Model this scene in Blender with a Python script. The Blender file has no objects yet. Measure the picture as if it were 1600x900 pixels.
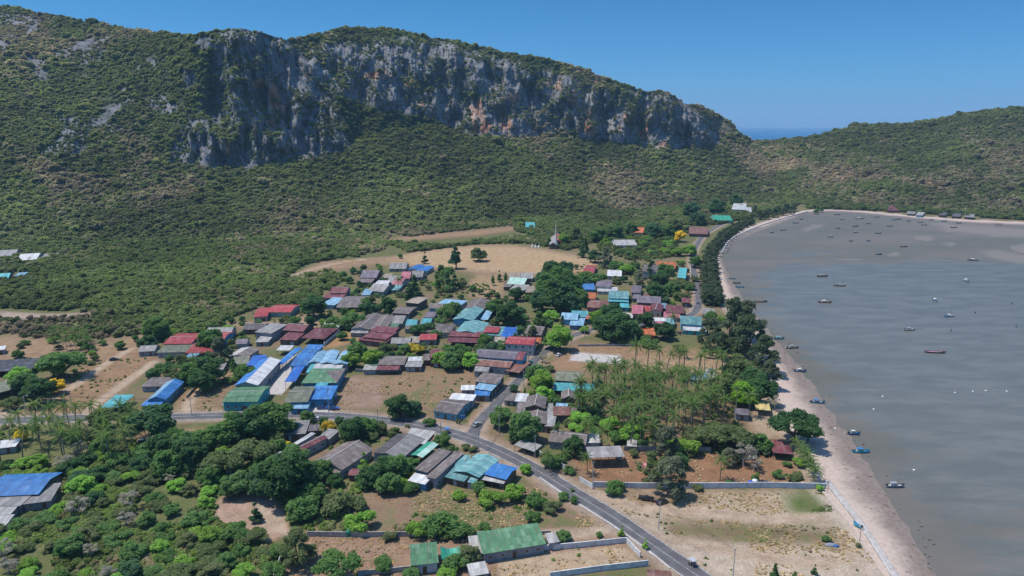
import bpy, bmesh, math, random
import numpy as np
from mathutils import Vector, Matrix
R = math.radians
scene = bpy.context.scene
COL = scene.collection
# ---------------------------------------------------------------- camera, sky, sun, exposure
HAZE_D = 6.5e-5
CAMH, PITCH, FPX = 120.0, 13.5, 1067.0
cam_d = bpy.data.cameras.new('camera'); cam_d.sensor_width = 36.0; cam_d.lens = 36.0*FPX/1600.0
cam_d.clip_start = 1.0; cam_d.clip_end = 300000.0
cam = bpy.data.objects.new('camera', cam_d); COL.objects.link(cam)
cam.location = (0, 0, CAMH); cam.rotation_euler = (R(90-PITCH), 0, 0)
scene.camera = cam
SUN_EL, SUN_AZ = 66.0, -82.0            # azimuth measured from +Y towards +X: the sun stands high on the left, a little beyond the village
world = bpy.data.worlds.new("World"); scene.world = world; world.use_nodes = True
wn = world.node_tree.nodes; wl = world.node_tree.links
bg = wn['Background']
sky = wn.new('ShaderNodeTexSky'); sky.sky_type = 'NISHITA'; sky.sun_disc = False
sky.sun_elevation = R(SUN_EL); sky.sun_rotation = R(SUN_AZ)
sky.altitude = 100; sky.air_density = 1.0; sky.dust_density = 0.6; sky.ozone_density = 2.2
hs = wn.new('ShaderNodeHueSaturation'); hs.inputs['Saturation'].default_value = 1.25; hs.inputs['Value'].default_value = 1.0
wl.new(sky.outputs[0], hs.inputs['Color']); 
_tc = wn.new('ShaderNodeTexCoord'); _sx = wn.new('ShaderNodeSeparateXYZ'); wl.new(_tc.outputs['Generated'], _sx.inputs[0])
_cr = wn.new('ShaderNodeValToRGB'); wl.new(_sx.outputs['Z'], _cr.inputs[0])      # bluer air than the Nishita default towards the horizon; brightened overhead as added fill
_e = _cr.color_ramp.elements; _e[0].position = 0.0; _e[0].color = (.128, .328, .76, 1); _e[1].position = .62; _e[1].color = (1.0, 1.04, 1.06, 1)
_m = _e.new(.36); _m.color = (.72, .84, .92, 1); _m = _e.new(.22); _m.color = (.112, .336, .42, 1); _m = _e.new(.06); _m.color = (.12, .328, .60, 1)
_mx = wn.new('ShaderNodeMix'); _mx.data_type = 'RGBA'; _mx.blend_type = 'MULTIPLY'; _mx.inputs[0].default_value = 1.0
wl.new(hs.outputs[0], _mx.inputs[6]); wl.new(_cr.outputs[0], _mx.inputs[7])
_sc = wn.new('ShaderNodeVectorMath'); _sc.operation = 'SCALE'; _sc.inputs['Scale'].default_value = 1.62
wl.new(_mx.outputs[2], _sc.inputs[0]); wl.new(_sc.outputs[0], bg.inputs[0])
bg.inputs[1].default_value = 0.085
sd = bpy.data.lights.new('sun', 'SUN'); sd.energy = 3.4; sd.angle = R(0.5); sd.color = (1.0, 0.95, 0.87)
sun = bpy.data.objects.new('sun', sd); COL.objects.link(sun)
_az = R(SUN_AZ); _el = R(SUN_EL)
sun_dir = Vector((math.sin(_az)*math.cos(_el), math.cos(_az)*math.cos(_el), math.sin(_el)))
sun.rotation_euler = sun_dir.to_track_quat('Z', 'Y').to_euler(); sun.location = (0, 0, 300)
scene.view_settings.view_transform = 'Standard'; scene.view_settings.look = 'None'
scene.view_settings.exposure = 0.57; scene.view_settings.gamma = 1.0; scene.view_settings.use_curve_mapping = False
scene.cycles.max_bounces = 6; scene.cycles.diffuse_bounces = 4; scene.cycles.glossy_bounces = 2
scene.cycles.transmission_bounces = 2; scene.cycles.transparent_max_bounces = 4; scene.cycles.volume_bounces = 0
scene.cycles.caustics_reflective = False; scene.cycles.caustics_refractive = False
scene.cycles.use_denoising = True
# ---------------------------------------------------------------- from a point seen on the photograph to the ground
SP, CP = math.sin(R(PITCH)), math.cos(R(PITCH))
def ray(px, py):
    x = (np.asarray(px, float)-800)/FPX; y = (450-np.asarray(py, float))/FPX
    return x, CP + y*SP, -SP + y*CP            # world direction for depth 1
def G(px, py, z=0.0):
    x, y, zz = ray(px, py); t = (z-CAMH)/zz
    return Vector((float(x*t), float(y*t), z))
def Ga(px, py, z=0.0):
    x, y, zz = ray(px, py); t = (z-CAMH)/zz
    return np.stack([x*t, y*t, np.full(np.shape(t), float(z))], -1)
def toPX(P):
    P = np.asarray(P, float); d = P - np.array([0, 0, CAMH])
    dep = d[..., 1]*CP - d[..., 2]*SP; up = d[..., 1]*SP + d[..., 2]*CP
    dep = np.where(dep < 1, 1, dep)
    return 800 + FPX*d[..., 0]/dep, 450 - FPX*up/dep
def mpp(px, py):                                # metres per photo pixel at that ground point
    p = G(px, py); return (p.y*CP + (CAMH)*SP)/FPX
# ---------------------------------------------------------------- small helpers
rng = np.random.default_rng(11); random.seed(5)
def mesh(name, V, F, mats=(), smooth=False, fmat=None):
    me = bpy.data.meshes.new(name)
    V = np.asarray(V, np.float32); me.vertices.add(len(V)); me.vertices.foreach_set('co', V.ravel())
    if isinstance(F, np.ndarray):
        k = F.shape[1]; n = len(F); me.loops.add(n*k); me.loops.foreach_set('vertex_index', F.ravel().astype(np.int32))
        me.polygons.add(n); me.polygons.foreach_set('loop_start', np.arange(0, n*k, k, dtype=np.int32))
    else:
        lens = np.array([len(f) for f in F]); flat = np.concatenate([np.asarray(f) for f in F]).astype(np.int32)
        me.loops.add(len(flat)); me.loops.foreach_set('vertex_index', flat)
        me.polygons.add(len(F)); me.polygons.foreach_set('loop_start', np.concatenate([[0], np.cumsum(lens)[:-1]]).astype(np.int32))
        n = len(F)
    for m in mats: me.materials.append(m)
    if fmat is not None: me.polygons.foreach_set('material_index', np.asarray(fmat, np.int32))
    me.polygons.foreach_set('use_smooth', np.full(n, smooth))
    me.update(calc_edges=True); me.validate()
    return me
def link(name, me, parent=None, loc=None, rz=0.0, sc=None):
    o = bpy.data.objects.new(name, me); COL.objects.link(o)
    if parent is not None: o.parent = parent
    if loc is not None: o.location = loc
    if rz: o.rotation_euler = (0, 0, rz)
    if sc is not None: o.scale = sc
    return o
def tag(o, label=None, cat=None, group=None, kind=None):
    if label: o['label'] = label
    if cat: o['category'] = cat
    if group: o['group'] = group
    if kind: o['kind'] = kind
    return o
def empty(name, loc, label=None, cat=None, group=None, rz=0.0):
    o = bpy.data.objects.new(name, None); COL.objects.link(o); o.location = loc; o.rotation_euler = (0, 0, rz)
    o.empty_display_size = 0.5
    return tag(o, label, cat, group)
class MB:
    def __init__(s): s.V = []; s.F = []; s.M = []
    def add(s, V, F, m=0):
        b = len(s.V); s.V += [tuple(v) for v in V]; s.F += [tuple(i+b for i in f) for f in F]; s.M += [m]*len(F); return s
    def box(s, c, d, m=0, rz=0.0):
        x, y, z = d[0]/2, d[1]/2, d[2]/2
        co, si = math.cos(rz), math.sin(rz)
        V = [(c[0]+a*x*co-b*y*si, c[1]+a*x*si+b*y*co, c[2]+e*z) for e in (-1, 1) for a, b in ((-1, -1), (1, -1), (1, 1), (-1, 1))]
        return s.add(V, [(3, 2, 1, 0), (4, 5, 6, 7), (0, 1, 5, 4), (1, 2, 6, 5), (2, 3, 7, 6), (3, 0, 4, 7)], m)
    def tube(s, pts, rad, n=6, m=0, cap=True):
        V = []; pts = [Vector(p) for p in pts]
        for i, p in enumerate(pts):
            d = (pts[min(i+1, len(pts)-1)] - pts[max(i-1, 0)]).normalized()
            a = d.orthogonal().normalized() if abs(d.z) < .9 else Vector((1, 0, 0)).cross(d).normalized()
            b = d.cross(a)
            r = rad[i] if hasattr(rad, '__len__') else rad
            V += [p + (a*math.cos(2*math.pi*k/n) + b*math.sin(2*math.pi*k/n))*r for k in range(n)]
        F = [(i*n+k, i*n+(k+1) % n, (i+1)*n+(k+1) % n, (i+1)*n+k) for i in range(len(pts)-1) for k in range(n)]
        if cap: F += [tuple(range((len(pts)-1)*n, len(pts)*n))]
        return s.add(V, F, m)
    def mesh(s, name, mats, smooth=False): return mesh(name, s.V, s.F, mats, smooth, s.M)
    def build(s, name, mats, parent=None, loc=None, rz=0.0, smooth=False):
        if not isinstance(mats, (list, tuple)): mats = [mats]
        return link(name, s.mesh(name, mats, smooth), parent, loc, rz)
# noise in numpy (value noise, fractal)
_perm = rng.permutation(4096); _val = rng.random(4096)
def _h(ix, iy): return _val[(_perm[(ix*1) % 4096] + iy*131) % 4096]
def vnoise(x, y):
    x = np.asarray(x, float); y = np.asarray(y, float)
    ix = np.floor(x).astype(int); iy = np.floor(y).astype(int); fx = x-ix; fy = y-iy
    fx = fx*fx*(3-2*fx); fy = fy*fy*(3-2*fy)
    return (_h(ix, iy)*(1-fx)+_h(ix+1, iy)*fx)*(1-fy) + (_h(ix, iy+1)*(1-fx)+_h(ix+1, iy+1)*fx)*fy
def fbm(x, y, o=4, g=.5):
    s = 0; a = 1; t = 0
    for i in range(o):
        s = s + a*vnoise(x*2**i+17.3*i, y*2**i-9.1*i); t += a; a *= g
    return s/t
def inpoly(x, y, poly):
    x = np.asarray(x, float); y = np.asarray(y, float); ins = np.zeros(np.shape(x), bool); n = len(poly)
    for i in range(n):
        x1, y1 = poly[i]; x2, y2 = poly[(i+1) % n]
        if y1 == y2: continue
        c = ((y1 > y) != (y2 > y)) & (x < (x2-x1)*(y-y1)/(y2-y1)+x1); ins ^= c
    return ins
def pdist(x, y, poly, closed=True):
    d = np.full(np.shape(x), 1e9); n = len(poly)
    for i in range(n if closed else n-1):
        x1, y1 = poly[i]; x2, y2 = poly[(i+1) % n]
        L = (x2-x1)**2+(y2-y1)**2+1e-9
        t = np.clip(((x-x1)*(x2-x1)+(y-y1)*(y2-y1))/L, 0, 1)
        d = np.minimum(d, np.hypot(x-x1-t*(x2-x1), y-y1-t*(y2-y1)))
    return d
def soft(x, y, poly, w):
    d = pdist(x, y, poly); d = np.where(inpoly(x, y, poly), d, -d)
    return np.clip(d/w*.5+.5, 0, 1)
# ---------------------------------------------------------------- materials
def mat(name, col=(.5, .5, .5), rough=.8, spec=.25, metal=0.0):
    m = bpy.data.materials.new(name); m.use_nodes = True
    b = m.node_tree.nodes['Principled BSDF']
    b.inputs['Base Color'].default_value = (*col, 1); b.inputs['Roughness'].default_value = rough
    b.inputs['Specular IOR Level'].default_value = spec; b.inputs['Metallic'].default_value = metal
    return m
class NT:
    """a few one-line node makers"""
    def __init__(s, m): s.t = m.node_tree; s.b = s.t.nodes['Principled BSDF']
    def n(s, k, **kw):
        o = s.t.nodes.new(k)
        for a, v in kw.items(): setattr(o, a, v)
        return o
    def l(s, a, b): s.t.links.new(a, b)
    def pos(s): return s.n('ShaderNodeNewGeometry').outputs['Position']
    def obj(s): return s.n('ShaderNodeTexCoord').outputs['Object']
    def scale(s, v, sc):
        o = s.n('ShaderNodeVectorMath', operation='MULTIPLY'); s.l(v, o.inputs[0]); o.inputs[1].default_value = sc; return o.outputs[0]
    def noise(s, v, scale, detail=4, rough=.55, dist=0):
        o = s.n('ShaderNodeTexNoise'); s.l(v, o.inputs['Vector']); o.inputs['Scale'].default_value = scale
        o.inputs['Detail'].default_value = detail; o.inputs['Roughness'].default_value = rough; o.inputs['Distortion'].default_value = dist
        return o.outputs['Fac']
    def voro(s, v, scale, feature='F1'):
        o = s.n('ShaderNodeTexVoronoi', feature=feature); s.l(v, o.inputs['Vector']); o.inputs['Scale'].default_value = scale; return o
    def math(s, op, a, b=0.0, c=None, clamp=False):
        o = s.n('ShaderNodeMath', operation=op); o.use_clamp = clamp
        for i, v in enumerate((a, b, c)):
            if v is None: continue
            if isinstance(v, (int, float)): o.inputs[i].default_value = v
            else: s.l(v, o.inputs[i])
        return o.outputs[0]
    def ramp(s, f, lo, hi, a=0.0, b=1.0):
        o = s.n('ShaderNodeMapRange', interpolation_type='SMOOTHSTEP'); s.l(f, o.inputs[0])
        for i, v in zip((1, 2, 3, 4), (lo, hi, a, b)):
            if isinstance(v, (int, float)): o.inputs[i].default_value = v
            else: s.l(v, o.inputs[i])
        return o.outputs[0]
    def mix(s, f, a, b, mode='MIX'):
        o = s.n('ShaderNodeMix', data_type='RGBA', blend_type=mode)
        for i, v in ((0, f), (6, a), (7, b)):
            if isinstance(v, (int, float)): o.inputs[i].default_value = v
            elif isinstance(v, tuple): o.inputs[i].default_value = (*v, 1)
            else: s.l(v, o.inputs[i])
        return o.outputs[2]
    def attr(s, name, inst=False):
        o = s.n('ShaderNodeAttribute', attribute_name=name)
        if inst: o.attribute_type = 'INSTANCER'
        return o
    def rnd(s): return s.n('ShaderNodeObjectInfo').outputs['Random']
    def island(s): return s.n('ShaderNodeNewGeometry').outputs['Random Per Island']
    def col(s, v): s.l(v, s.b.inputs['Base Color'])
    def bump(s, h, dist=.05, strength=1.0):
        o = s.n('ShaderNodeBump'); o.inputs['Distance'].default_value = dist; o.inputs['Strength'].default_value = strength
        s.l(h, o.inputs['Height']); s.l(o.outputs[0], s.b.inputs['Normal'])
def fattr(me, name, arr):
    a = me.attributes.new(name, 'FLOAT', 'POINT'); a.data.foreach_set('value', np.asarray(arr, np.float32).ravel())
def cattr(me, name, arr):
    a = me.attributes.new(name, 'FLOAT_COLOR', 'POINT')
    arr = np.asarray(arr, np.float32); a.data.foreach_set('color', np.concatenate([arr, np.ones((len(arr), 1), np.float32)], 1).ravel())
def grid_faces(nr, nc):
    i = np.arange(nr*nc).reshape(nr, nc)
    return np.stack([i[:-1, :-1], i[:-1, 1:], i[1:, 1:], i[1:, :-1]], -1).reshape(-1, 4)
# ================================================================ SETTING: coast, ground, bay, hills, sea
UP = [(1480,1010),(1392,902),(1342,826),(1292,762),(1262,700),(1248,676),(1213,600),(1183,545),(1150,492),(1131,462),(1125,430),(1122,398),(1139,372),(1180,353),(1225,339),(1262,329),(1300,327),(1350,330),(1400,335),(1500,343),(1600,348),(1800,360),(2200,385)]
WA = [(1560,1010),(1470,902),(1408,810),(1362,740),(1325,680),(1279,618),(1240,560),(1203,520),(1171,480),(1145,442),(1132,415),(1129,398),(1146,379),(1192,359),(1232,344),(1262,333),(1300,331),(1350,334),(1400,339),(1500,347.5),(1600,352.5),(1800,366),(2200,393)]
BAY = UP + [(6000,450),(6000,3000),(2600,3000),(1900,1600)]
MUDZ = -0.5
FOOT = [(-900,398),(-200,392),(0,383),(200,379),(400,372),(600,362),(800,343),(900,336),(1000,328),(1060,322),(1110,318),(1160,316),(1250,318),(1300,320),(1400,327),(1500,334),(1600,339),(1900,350),(2600,370)]
fx = [a for a, b in FOOT]; fy = [b for a, b in FOOT]
ROAD = [(-160,660),(0,658),(100,654),(250,652),(400,648),(520,650),(600,657),(660,666),(720,681),(780,705),(840,736),(900,773),(960,810),(1020,852),(1092,902),(1160,952),(1300,1060)]
SIDE = [(737,687),(742,672),(752,655),(775,632),(800,606),(822,580),(838,560),(858,545),(890,527),(925,515),(960,511),(1010,506),(1060,499),(1085,488),(1092,470),(1089,445),(1083,420),(1082,400),(1090,380),(1103,365),(1130,350),(1165,340),(1200,332),(1240,325)]
DIRT = [[(125,652),(150,632),(195,598),(240,566)],[(0,648),(40,634),(75,627),(110,607),(160,572),(205,545)],[(285,650),(300,620),(325,592)],[(925,770),(1000,795),(1100,800),(1200,812),(1310,806)],[(455,432),(490,420),(540,408),(580,404)],[(830,836),(900,834),(950,828)],[(1030,840),(1180,870),(1300,880)]]
# soil regions (pixel outline, soil colour, grass cover 0..1, softness px)
SAND = (.60,.49,.36); DRY = (.34,.235,.15); DIRTC = (.42,.29,.18); RED = (.36,.19,.10); WSAND = (.62,.52,.42); DARKG = (.10,.10,.045); BROWN = (.25,.17,.11)
REG = [
 ([(-400,668),(250,660),(360,660),(420,720),(470,830),(430,900),(420,1100),(-600,1100)], (.20,.17,.08), .75, 10),
 ([(-900,372),(620,360),(640,400),(560,412),(470,430),(440,470),(300,500),(0,505),(-900,520)], (.17,.15,.075), .85, 10),
 ([(600,360),(1250,315),(1120,372),(1095,400),(960,370),(820,375),(700,385),(600,400)], (.22,.17,.1), .7, 8),
 ([(600,374),(660,366),(740,360),(800,354),(806,360),(750,368),(680,373),(605,379)], DIRTC, .05, 3),
 ([(565,408),(620,400),(660,392),(740,384),(800,384),(850,391),(925,404),(938,410),(912,424),(860,430),(800,427),(740,423),(690,420),(640,414)], (.58,.42,.25), .08, 4),
 ([(455,430),(500,408),(590,402),(640,408),(560,416),(470,434)], DIRTC, .15, 4),
 ([(750,428),(790,432),(780,470),(735,462),(735,440)], (.45,.33,.19), .15, 6),
 ([(0,486),(70,490),(145,488),(150,496),(60,500),(0,498)], (.55,.44,.36), .05, 4),
 ([(-200,505),(60,530),(150,535),(240,520),(250,545),(200,565),(100,560),(-200,570)], DIRTC, .3, 8),
 ([(150,560),(215,540),(245,560),(190,610),(120,650),(60,650),(30,640)], (.38,.25,.15), .25, 8),
 ([(285,560),(370,580),(330,650),(270,650)], (.37,.26,.16), .35, 6),
 ([(530,588),(602,588),(600,636),(530,640)], (.40,.28,.205), .34, 5),
 ([(596,590),(660,575),(740,572),(738,625),(690,650),(600,650)], (.39,.26,.165), .46, 6),
 ([(905,538),(1000,540),(1090,545),(1130,590),(1060,590),(985,582),(870,582),(848,572)], (.40,.26,.16), .3, 6),
 ([(896,550),(970,555),(971,569),(888,563)], (.60,.51,.45), 0, 2),
 ([(975,560),(1150,555),(1170,600),(1070,600),(980,585)], (.46,.32,.2), .1, 8),
 ([(360,505),(440,505),(470,495),(530,500),(500,510),(400,515)], (.5,.36,.24), .05, 5),
 ([(536,515),(560,512),(562,530),(520,543),(505,541)], (.46,.29,.13), .1, 3),
 ([(405,580),(450,560),(475,570),(440,612),(415,612)], (.52,.44,.4), 0, 2),
 ([(475,630),(520,628),(520,645),(475,645)], (.5,.43,.39), 0, 3),
 ([(600,650),(680,655),(745,670),(745,690),(680,662),(600,653)], (.5,.4,.32), .05, 5),
 ([(885,710),(1210,700),(1262,755),(930,758)], (.37,.21,.12), .12, 8),
 ([(925,768),(1290,764),(1400,910),(1150,920),(1090,890),(960,800)], (.56,.45,.33), .34, 8),
 ([(1040,815),(1180,815),(1300,830),(1310,850),(1180,850),(1050,840)], (.27,.21,.12), .46, 12),
 ([(1030,850),(1310,858),(1420,1000),(1120,930)], (.63,.52,.40), .26, 8),
 ([(940,770),(1100,770),(1110,785),(1000,790)], (.36,.25,.16), .3, 8),
 ([(1228,776),(1250,769),(1287,768),(1300,786),(1316,812),(1285,808),(1262,811),(1240,803),(1233,792)], (.15,.22,.06), .6, 14),
 ([(560,765),(700,756),(830,760),(900,790),(950,825),(850,830),(480,832),(470,800)], (.37,.25,.17), .52, 8),
 ([(480,836),(800,838),(950,830),(1000,860),(900,900),(480,910),(430,900)], (.40,.265,.185), .34, 8),
 ([(775,873),(970,853),(1010,882),(850,905),(780,902)], (.58,.45,.31), .06, 3),
 ([(330,795),(345,775),(400,762),(440,785),(455,830),(420,850),(390,838),(345,825)], (.52,.37,.28), .15, 6),
 ([(395,775),(430,775),(450,835),(415,835)], (.58,.47,.37), .0, 4),
 ([(200,690),(230,672),(350,668),(345,685),(270,700),(215,708)], (.45,.29,.18), .1, 5),
 ([(880,580),(1110,590),(1190,640),(1200,690),(1000,690),(900,660)], (.30,.22,.13), .35, 8),
 ([(1130,560),(1210,610),(1240,680),(1180,690),(1170,640)], (.5,.38,.26), .1, 8),
]
ys = np.concatenate([np.linspace(300, 372, 30)[:-1], np.linspace(372, 600, 96)[:-1], np.linspace(600, 920, 106)[:-1], np.geomspace(920, 2600, 24)])
xs = np.concatenate([np.linspace(-1400, -60, 60)[:-1], np.linspace(-60, 1660, 500), np.linspace(1660, 3000, 50)[1:]])
PX, PY = np.meshgrid(xs, ys)
GP = Ga(PX, PY, 0.0)
col = np.empty(PX.shape+(3,)); col[:] = (.33,.235,.155); grn = np.full(PX.shape, .56)
for poly, c, g, w in REG:
    k = soft(PX, PY, poly, w); col = col*(1-k[..., None]) + np.array(c)*k[..., None]; grn = grn*(1-k)+g*k
def near_line(line, wm):
    P = [G(a, b) for a, b in line]; P2 = [(p.x, p.y) for p in P]
    return np.clip((wm*1.5-pdist(GP[..., 0], GP[..., 1], P2, False))/wm, 0, 1)
for ln in DIRT:
    k = near_line(ln, 2.4); col = col*(1-k[..., None]) + np.array((.58,.45,.33))*k[..., None]; grn = grn*(1-k)
for ln, w in ((ROAD, 5.5), (SIDE, 4.2)):
    k = near_line(ln, w); col = col*(1-k[..., None]) + np.array((.50,.40,.31))*k[..., None]; grn = grn*(1-k*.9)
UPg = [(G(a, b).x, G(a, b).y) for a, b in UP]
k = np.clip(1-(pdist(GP[..., 0], GP[..., 1], UPg, False)-3)/5, 0, 1); col = col*(1-k[..., None])+np.array(WSAND)*k[..., None]; grn = grn*(1-k)
bayd = pdist(GP[..., 0], GP[..., 1], UPg, False)
inb = inpoly(PX, PY, BAY)
GP[..., 2] = np.where(inb, -np.clip(bayd/4, 0, 1)*3.0, 0)
m_ground = mat('ground_soil', rough=.95, spec=.1); t = NT(m_ground)
p = t.pos(); n1 = t.noise(p, .035, 5); n2 = t.noise(p, .22, 5, .62); n3 = t.noise(p, 1.3, 4, .6)
soil = t.attr('soil').outputs['Color']
v = t.math('ADD', t.math('MULTIPLY', n2, .5), t.math('MULTIPLY', n3, .5))
soil = t.mix(1.0, soil, t.mix(t.ramp(v, .3, .72), (.62,.58,.52), (1.22,1.2,1.16)), 'MULTIPLY')
soil = t.mix(t.ramp(n1, .5, .7, 0, .35), soil, (.30,.17,.09))
gm = t.math('ADD', t.math('MULTIPLY', n1, .35), t.math('ADD', t.math('MULTIPLY', n2, .4), t.math('MULTIPLY', n3, .25)))
thr = t.math('SUBTRACT', .70, t.math('MULTIPLY', t.attr('green').outputs['Fac'], .42))
gmask = t.ramp(t.math('SUBTRACT', gm, thr), -.015, .06)
gcol = t.mix(t.ramp(n3, .35, .7), (.055,.078,.024), (.105,.13,.045)); gcol = t.mix(t.ramp(t.noise(p, 2.6, 3, .7), .38, .62, 0, .55), gcol, (.15,.12,.06)); gcol = t.mix(t.ramp(n2, .45, .75, 0, .7), gcol, (.17,.145,.07))
t.col(t.mix(gmask, soil, gcol)); t.bump(v, .25, .6)
gme = mesh('ground', GP.reshape(-1, 3), grid_faces(*PX.shape)[:, ::-1], [m_ground], True)
cattr(gme, 'soil', np.array([.60,.60,.615])*col.reshape(-1, 3)); fattr(gme, 'green', grn)
tag(link('ground', gme), kind='structure')
# ---- beach: from the upper edge down to and under the wet mud
def resample(line, per=14, z=0.0):
    P = np.array([tuple(G(a, b, z)) for a, b in line]); out = []
    for i in range(len(P)-1):
        p0, p1, p2, p3 = P[max(i-1, 0)], P[i], P[i+1], P[min(i+2, len(P)-1)]
        for s in np.linspace(0, 1, per, endpoint=False):
            out.append(.5*((2*p1)+(-p0+p2)*s+(2*p0-5*p1+4*p2-p3)*s*s+(-p0+3*p1-3*p2+p3)*s**3))
    out.append(P[-1]); return np.array(out)
U = resample(UP); W = resample(WA, z=MUDZ)
nz = fbm(np.arange(len(W))*.35, np.zeros(len(W)), 3)-.5
ts = np.linspace(-.12, 1.35, 15); V = []; tt = []
for i in range(len(U)):
    for s in ts:
        q = U[i]+(W[i]-U[i])*(s + nz[i]*.22*max(s, 0)); q = q.copy()
        q[2] = .06 if s <= 0 else .06-(.56+.0)*s**1.3 if s <= 1 else MUDZ-.25*(s-1)/.35
        V.append(q); tt.append(s)
m_beach = mat('beach_sand', rough=.9, spec=.2); t = NT(m_beach); p = t.pos()
n1 = t.noise(p, .06, 5, .6); n2 = t.noise(p, .7, 5, .65); at = t.attr('across').outputs['Fac']
wet = t.ramp(t.math('ADD', at, t.math('MULTIPLY', t.math('SUBTRACT', n1, .5), .7)), .22, .80)
dry = t.mix(t.ramp(n2, .3, .7), (.355,.275,.225), (.455,.365,.305)); c = t.mix(wet, dry, t.mix(t.ramp(n2, .3, .7), (.155,.12,.095), (.215,.17,.14)))
litter = t.ramp(t.noise(t.scale(p, (.5, .5, .5)), 1.4, 3, .7), .66, .72, 0, .6)
t.col(t.mix(litter, c, (.2,.15,.11))); t.l(t.ramp(wet, 0, 1, .95, .55), t.b.inputs['Roughness']); t.bump(n2, .08, .5)
bme = mesh('beach', V, grid_faces(len(U), len(ts)), [m_beach], True); fattr(bme, 'across', tt)
tag(link('beach', bme), kind='structure')
# ---- mudflat with its film of water
xs2 = np.concatenate([np.linspace(1000, 1660, 200), np.linspace(1660, 4200, 50)[1:]]); ys2 = np.concatenate([np.linspace(318, 460, 90)[:-1], np.linspace(460, 960, 90)[:-1], np.geomspace(960, 2600, 20)])
MX, MY = np.meshgrid(xs2, ys2); MP = Ga(MX, MY, MUDZ)
bar = np.zeros(MX.shape)
for poly, w in (([(1425,369),(1448,368),(1462,373),(1450,378),(1430,375)], 2), ([(1468,380),(1485,377),(1498,382),(1485,386)], 2), ([(1575,385),(1600,380),(1680,384),(1680,398),(1605,397),(1582,392)], 2),
                ([(1525,392),(1560,390),(1600,397),(1660,402),(1660,412),(1590,412),(1550,404)], 4), ([(1290,403),(1340,404),(1354,408),(1320,407)], 2), ([(1250,360),(1270,350),(1292,349),(1280,358),(1258,363)], 3), ([(1380,398),(1400,393),(1410,398),(1395,402)], 3),
                ([(1440,345),(1600,356),(1700,362),(1700,376),(1560,372),(1480,362)], 6)):
    bar = np.maximum(bar, soft(MX, MY, poly, w))
exposed = np.interp(MY, [318, 372, 400, 425, 470, 560, 800, 1000], [1, .95, .72, .34, .16, .22, .4, .5])
exposed += np.interp(MX-np.interp(MY, [330, 398, 440, 480, 560, 680, 810, 902, 1010], [1262, 1129, 1145, 1171, 1240, 1325, 1408, 1470, 1560]), [0, 30, 90, 260], [.42, .3, .1, 0])
exposed -= .35*np.clip(1-np.abs(MY-392)/16, 0, 1)*np.clip((1345-MX)/60, 0, 1)
m_mud = mat('wet_mud', rough=.4, spec=.22); t = NT(m_mud); p = t.pos()
ps = t.scale(p, (.35, 1.0, 1.0)); n1 = t.noise(ps, .018, 5, .6, .4); n2 = t.noise(ps, .11, 5, .62, .3); n3 = t.noise(p, 1.1, 4, .6)
ex = t.math('ADD', t.attr('exposed').outputs['Fac'], t.math('ADD', t.math('MULTIPLY', t.math('SUBTRACT', n1, .5), 1.1), t.math('MULTIPLY', t.math('SUBTRACT', n2, .5), .6)))
mk = t.ramp(ex, .42, .66)
mud = t.mix(t.ramp(n1, .35, .65), (.125,.112,.096), (.095,.096,.08)); mud = t.mix(t.ramp(n2, .5, .75, 0, .5), mud, (.15,.13,.115))
wat = t.mix(t.ramp(n2, .35, .7), (.100,.102,.088), (.136,.136,.118)); wat = t.mix(t.ramp(n1, .55, .75, 0, .6), wat, (.075,.085,.06))
c = t.mix(mk, wat, mud); c = t.mix(t.math('MULTIPLY', t.ramp(t.math('ADD', t.attr('bar').outputs['Fac'], t.math('MULTIPLY', t.math('SUBTRACT', n2, .5), 1.5)), .35, .95), .33), c, (.25,.21,.185)); t.col(c)
t.l(t.ramp(mk, 0, 1, .30, .7), t.b.inputs['Roughness'])
t.bump(t.math('ADD', t.math('MULTIPLY', n3, .35), n2), .25, .35)
mme = mesh('mudflat', MP.reshape(-1, 3), grid_faces(*MX.shape)[:, ::-1], [m_mud], True)
fattr(mme, 'exposed', exposed); fattr(mme, 'bar', bar)
tag(link('mudflat', mme), kind='structure')
# ---- open sea beyond the headland
m_sea = mat('sea_water', (.001,.085,.215), .5, .1); t = NT(m_sea); t.bump(t.noise(t.pos(), .05, 4), 1.0, .6)
a = np.linspace(0, 2*math.pi, 97)[:-1]; rr = [10, 1500, 6000, 15000, 31000]
V = [(r*math.sin(x), r*math.cos(x), -4.0) for r in rr for x in a]; n = len(a)
F = [(i*n+(k+1) % n, i*n+k, (i+1)*n+k, (i+1)*n+(k+1) % n) for i in range(len(rr)-1) for k in range(n)]
tag(link('sea', mesh('sea', V, F, [m_sea])), kind='structure')
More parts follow.
